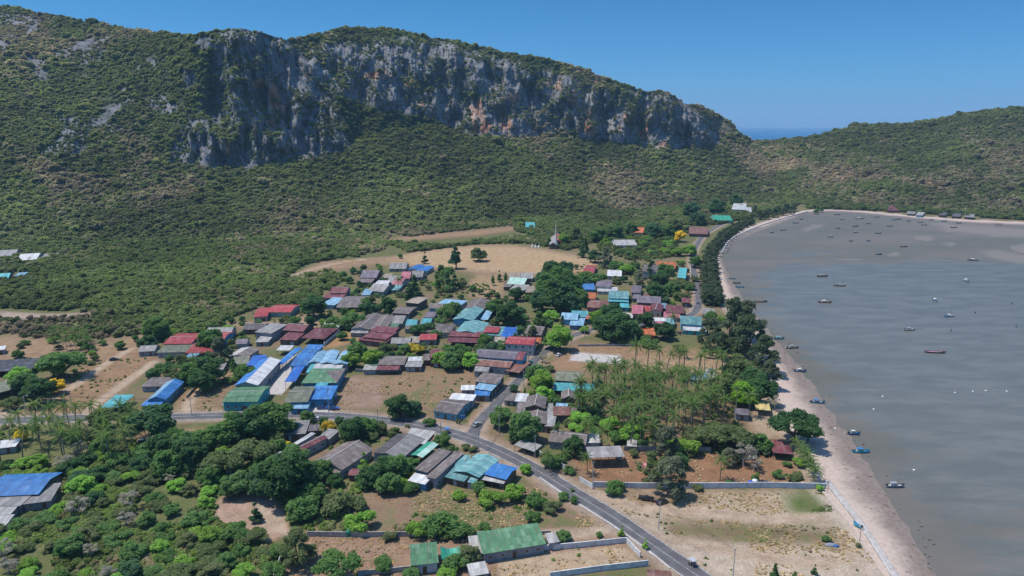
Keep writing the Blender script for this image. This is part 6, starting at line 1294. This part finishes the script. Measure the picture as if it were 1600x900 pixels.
for a, b_ in (('a','b'),('b','c'),('c','d'),('f','a'),('h','e'),('j','h'),('y','j'),('l','y'),('m','l'),('e','p'),('p','n'),('n','o'),('o','r')):
    A, B2 = POLES[a], POLES[b_]; w_ = MB(); L = math.hypot(A[0]-B2[0], A[1]-B2[1]); sag = .012*L+.2
    for off in (-.7, 0, .7):
        q0 = Vector((A[0]-math.sin(A[3])*off, A[1]+math.cos(A[3])*off, A[2]-.02)); q1 = Vector((B2[0]-math.sin(B2[3])*off, B2[1]+math.cos(B2[3])*off, B2[2]-.02))
        w_.tube([q0.lerp(q1, s)-Vector((0, 0, 4*sag*s*(1-s))) for s in np.linspace(0, 1, 12)], .028, 4)
    o = link('overhead_wire', w_.mesh('overhead_wire', [m_wire])); tag(o, 'thin black overhead wires strung between the road poles', 'wire', 'overhead wires along the roads')
# ================================================================ WALLS
m_wallc = mat('white_washed_wall', rough=.9); t = NT(m_wallc); n_ = t.noise(t.pos(), .7, 5, .65); t.col(t.mix(t.ramp(n_, .35, .7), (.60,.60,.59), (.42,.41,.40)))
m_wallg = mat('bare_block_wall', rough=.95); t = NT(m_wallg); n_ = t.noise(t.pos(), .7, 5, .65); br = t.n('ShaderNodeTexBrick'); t.l(t.pos(), br.inputs['Vector']); br.inputs['Scale'].default_value = 1.2; t.col(t.mix(t.ramp(n_, .35, .7), (.36,.34,.32), (.24,.22,.20)))
def wall(label, line, h, m, th=.16, name='boundary_wall', step=3.2):
    P = [G(a, b_) for a, b_ in line]; root = empty(name, P[0], label, 'wall'); b = MB(); pl = MB(); pil = []
    for p0, p1 in zip(P[:-1], P[1:]):
        d = p1-p0; L = d.length; a_ = math.atan2(d.y, d.x); mid = (p0+p1)/2-P[0]; b.box((mid.x, mid.y, h/2), (L-.02, th, h), 0, a_)
        b.box((mid.x, mid.y, h+.042), (L-.02, th+.1, .08), 0, a_)
        n = max(1, int(L/step))
        for i in range(n+1):
            q = p0+d*(i/n)-P[0]
            if not any((q-x[0]).length < 1 for x in pil): pil.append((q, a_))
    b.build('panel', m, root)
    q = MB(); q.box((0, 0, h/2+.06), (.28, .30, h+.12)); qm = q.mesh('pillar', [m])
    for v, a_ in pil[:100]: link('pillar', qm, root, v, a_)
wall('long white wall across the lots down to the beach', [(927,761),(1000,763),(1100,763),(1200,762),(1290,764)], 2.0, m_wallc)
wall('white verge wall beside the main road below the round tree', [(843,711),(866,722),(888,737)], 1.6, m_wallc); wall('white verge wall from the carport lot to the wall corner', [(906,752),(927,764)], 1.6, m_wallc)
wall('white block wall round the back of the foreground sandy lot', [(775,868),(830,862),(900,856),(978,848)], 1.7, m_wallc); wall('side of the sandy lot wall running beside the road', [(979,849),(1000,871)], 1.7, m_wallc); wall('front wall of the sandy lot at the bottom edge', [(1012,884),(940,892),(860,903)], 1.7, m_wallc)
wall('old grey concrete wall across the weedy slope', [(481,838),(560,839),(640,838),(704,837)], 1.6, m_wallg); wall('old grey wall past the gap above the green roof', [(712,836),(800,836),(860,835)], 1.2, m_wallg)
wall('short dark wall at the thicket side of the brown yard', [(428,905),(441,868)], 1.4, m_wallg); wall('low grey wall along the bottom of the brown yard', [(560,900),(640,892)], 1.5, m_wallg)
wall('pale wall beside the bare brown lot and the maroon hall', [(506,541),(530,520)], 1.8, m_wallc); wall('grey wall behind the weedy lot by the maroon porch', [(556,581),(600,583),(660,575)], 1.5, m_wallg); wall('white wall of the concrete courtyard near the teal beach house', [(1012,505),(1060,498)], 1.8, m_wallc)
wall('grey wall behind the red earth yard', [(975,704),(1040,704),(1110,706)], 1.8, m_wallg); wall('low wall between the lone blue gable and the weedy plot', [(292,622),(318,593)], 1.2, m_wallg); wall('low grey wall between the brown field and the dark round trees', [(903,541),(1000,540)], 1.0, m_wallg); wall('pale wall beside the turquoise flat roofed building', [(1078,410),(1080,432)], 2.0, m_wallc)
m_sea_wall = m_conc
SW = [(1262,331),(1225,341),(1182,355),(1143,374),(1127,396)]
sw = MB(); P = resample(SW, 10); base = Vector(P[0])
for p0, p1 in zip(P[:-1], P[1:]):
    p0, p1 = Vector(p0), Vector(p1); d = p1-p0; mid = (p0+p1)/2-base; sw.box((mid.x, mid.y, .3), (d.length+.02, 1.4, 1.2), 0, math.atan2(d.y, d.x))
rt = empty('seawall', base, 'grey curved seawall at the far end of the beach', 'seawall'); sw.build('parapet', m_conc, rt)
rs = random.Random(8); rk_ = MB()
for i in range(420):
    k = rs.randrange(20, len(P)-1) if len(P) > 22 else 0; q = Vector(P[k])-base; s = rs.uniform(.35, .8); c = np.array([q.x+rs.uniform(.5, 5.5), q.y+rs.uniform(-3, 3), .1-rs.uniform(0, .3)])
    V = ICO_V*np.array([rs.uniform(.7, 1.2) for _ in range(len(ICO_V))])[:, None]*s+c; bb_ = len(rk_.V); rk_.V += [tuple(v) for v in V]; rk_.F += [tuple(f) for f in (ICO_F+bb_).tolist()]; rk_.M += [0]*len(ICO_F)
tag(rk_.build('rubble', mat('revetment_rock', (.24,.225,.21), .9), None, base), None, None, None, 'stuff')
PATH = [(1395,905),(1346,828),(1297,765),(1287,750)]
tag(link('beach_path', strip('beach_path', PATH, 2.2, .12, m_walk, 8, off=1.2)), kind='structure')
P = resample(PATH, 8); base = Vector(P[0]); pw = MB()
for p0, p1 in zip(P[:-1], P[1:]):
    p0, p1 = Vector(p0), Vector(p1); d = p1-p0; mid = (p0+p1)/2-base; pw.box((mid.x, mid.y, .3), (d.length+.02, .3, .8), 0, math.atan2(d.y, d.x))
rt = empty('beach_wall', base, 'low concrete wall along the beach path at the lower right', 'wall'); pw.build('parapet', m_conc, rt)
# ================================================================ TEMPLE, SIGNS AND SMALL THINGS
m_gild = mat('white_plaster', (.66,.65,.62), .7)
def lathe(name, prof_, n, m, loc, label=None, cat=None, group=None, parent=None):
    b = MB(); b.tube([(0, 0, z) for r_, z in prof_], [r_ for r_, z in prof_], n); o = b.build(name, m, parent, loc)
    return tag(o, label, cat, group)
CH = [(1.2,0),(1.2,.5),(.9,.6),(1.0,1.0),(.9,1.5),(.5,2.1),(.25,2.5),(.22,3.0),(.08,4.2),(.01,5.2)]
for i, (x, y) in enumerate(((832,386),(837,387),(842,387))):
    r_ = empty('stupa', G(x, y), 'small white stupa by the sandy field, '+['left','middle','right'][i]+' one of three', 'stupa', 'small white stupas'); lathe('bell', CH[:6], 12, m_gild, (0,0,0), parent=r_); lathe('spire', CH[5:], 8, m_gild, (0,0,0), parent=r_)
r_ = empty('tall_stupa', G(868,387), 'tall slender white stupa spire before the grey temple hall', 'stupa'); k = 2.6
lathe('base', [(2.6,0),(2.6,1.4),(2.1,1.6),(2.1,3.0),(1.7,3.2),(1.5,5.5)], 8, m_gild, (0,0,0), parent=r_); lathe('spire', [(1.45,5.5),(1.1,8),(.7,11),(.45,15),(.3,19),(.16,23),(.03,26)], 8, m_gild, (0,0,0), parent=r_)
# points on the temple style roof
tr_ = [o for o in bpy.data.objects if o.name == 'temple_hall'][0]
for i, (x, y) in enumerate(((1027,412),(1054,412),(1027,409))):
    b = MB(); q = G(x, y, 5.6)-tr_.location; b.tube([(q.x,q.y,4.6),(q.x+.3,q.y,6.2),(q.x+.1,q.y,8.0)], [.3,.2,.04], 6); b.build('finial', roofmat('orange'), tr_)
def sign(px, py, w, h, zc, c, label, rz=0.0, border=(.7,.7,.68)):
    r_ = empty('signboard', G(px, py), label, 'sign', None, rz)
    b = MB(); b.box((0,0,zc),(w,.08,h)); b.build('panel', mat('sign_paint', c, .5), r_); f = MB()
    for sx in (-1, 1): f.box((sx*(w/2-.1), .06, zc/2),(.1,.1,zc)); 
    f.build('post', m_metal, r_); t_ = MB()
    for sz_ in (-1, 1): t_.box((0,-.046,zc+sz_*(h/2-.05)),(w-.02,.02,.08))
    t_.build('trim', mat('sign_trim', border, .5), r_)
sign(723,658, 2.4, 1.5, 1.9, (.05,.2,.5), 'blue signboard at the corner house by the junction', .5)
r_ = empty('white_letter_sign', G(294,592), 'row of small white standing letters behind the lone blue gable', 'sign')
for i in range(9):
    b = MB(); x = (i-4)*.95; b.box((x-.22,0,.9),(.14,.12,1.2)); b.box((x+.22,0,.9),(.14,.12,1.2)); b.box((x,0,1.42),(.3,.118,.14)); 
    if i % 2: b.box((x,0,.9),(.3,.118,.14))
    b.build('letter', m_gild, r_)
b = MB(); b.box((0,0,.15),(9.0,.3,.3)); b.build('plinth', m_conc, r_)
for i, (x, y) in enumerate(((714,662),(718,663))):
    r_ = empty('shrine_post', G(x, y), 'dark green garlanded post at the junction corner, '+('left one' if i == 0 else 'right one'), 'post'); b = MB(); b.tube([(0,0,0),(0,0,2.6),(0,0,3.0)], [.3,.24,.05], 8); b.build('post', mat('dark_green_paint', (.03,.07,.04), .6), r_)
    b = MB(); b.tube([(0,0,1.6),(0,0,1.9)], .33, 8); b.build('garland', mat('garland', (.6,.4,.04), .8), r_)
r_ = empty('parasol', G(1012,738), 'pink parasol tent behind the hazy grey tree', 'parasol'); lathe('pole', [(.06,0),(.06,3.4)], 6, m_metal, (0,0,0), parent=r_); lathe('canopy', [(2.6,2.3),(1.9,2.75),(.9,3.2),(.05,3.55)], 10, mat('pink_canvas', (.50,.17,.22), .8), (0,0,0), parent=r_)
m_tank = mat('blue_tank', (.02,.08,.42), .4)
def tank(px, py, label, m=m_tank, h=1.6, r0=.7):
    r_ = empty('water_tank', G(px, py), label, 'tank'); lathe('barrel', [(r0*.95,0),(r0,.1),(r0,h*.8),(r0*.7,h*.95),(r0*.3,h)], 14, m, (0,0,0), parent=r_); lathe('lid', [(r0*.32,h-.02),(r0*.32,h+.1),(.02,h+.13)], 10, m, (0,0,0), parent=r_)
tank(768,872, 'blue water tank before the long green roofed house', h=1.5); tank(1179,756, 'blue and white tank by the long white wall', mat('white_tank', (.6,.62,.66), .5), 1.7, .9); tank(1172,757, 'deep blue tank left of the white one by the long wall', h=1.4, r0=.8); tank(641,758, 'turquoise tank by the two-level brown house', mat('turquoise_tank', (.03,.35,.36), .5), 1.6, .8); tank(545,838, 'dark green tank by the old concrete wall', mat('green_tank', (.02,.14,.09), .5), 2.2, .9)
# a heap under blue and grey sheets on the sandy lot
r_ = empty('covered_heap', G(1297,852), 'heap under grey and blue sheets on the pale sandy lot', 'heap'); rs = random.Random(3)
for nm, c, off, sc in (('grey_sheet', (.22,.23,.26), (0,0,0), (1.9,1.2,.9)), ('blue_sheet', (.04,.10,.26), (1.4,-.5,0), (1.1,.9,.7))):
    V = ICO_V*np.array([rs.uniform(.75, 1.15) for _ in range(len(ICO_V))])[:, None]*np.array(sc)+np.array(off); V[:, 2] = np.maximum(V[:, 2], -.05); link(nm, mesh(nm, V, [tuple(f) for f in ICO_F.tolist()], [mat(nm, c, .6)]), r_)
# driftwood and weed scattered along the tide line
dr = MB(); rs = random.Random(12)
for i in range(150):
    k = rs.randrange(150, len(W)-1) if False else rs.randrange(0, 130); q = W[min(k, len(W)-1)]; s = rs.uniform(-9, 5); a_ = rs.uniform(0, 3); dr.box((q[0]+s, q[1]+rs.uniform(-2, 2), MUDZ+.12 if s > 0 else MUDZ+.12-s*.03), (rs.uniform(.2, 1.3), rs.uniform(.08, .3), .14), 0, a_)
tag(dr.build('tide_debris', mat('driftwood', (.11,.09,.075), .9)), kind='stuff')
# ---------------------------------------------------------------- the air between
hz = MB(); hz.box((0, 0, 297.0), (64000, 64000, 606.0))
m_haze = bpy.data.materials.new('haze'); m_haze.use_nodes = True
_t = m_haze.node_tree; _t.nodes.remove(_t.nodes['Principled BSDF'])
_pv = _t.nodes.new('ShaderNodeVolumePrincipled'); _pv.inputs['Color'].default_value = (.42,.72,1.0,1); _pv.inputs['Density'].default_value = HAZE_D
_t.links.new(_pv.outputs[0], _t.nodes['Material Output'].inputs['Volume'])
haze = hz.build('haze', m_haze); tag(haze, kind='stuff')
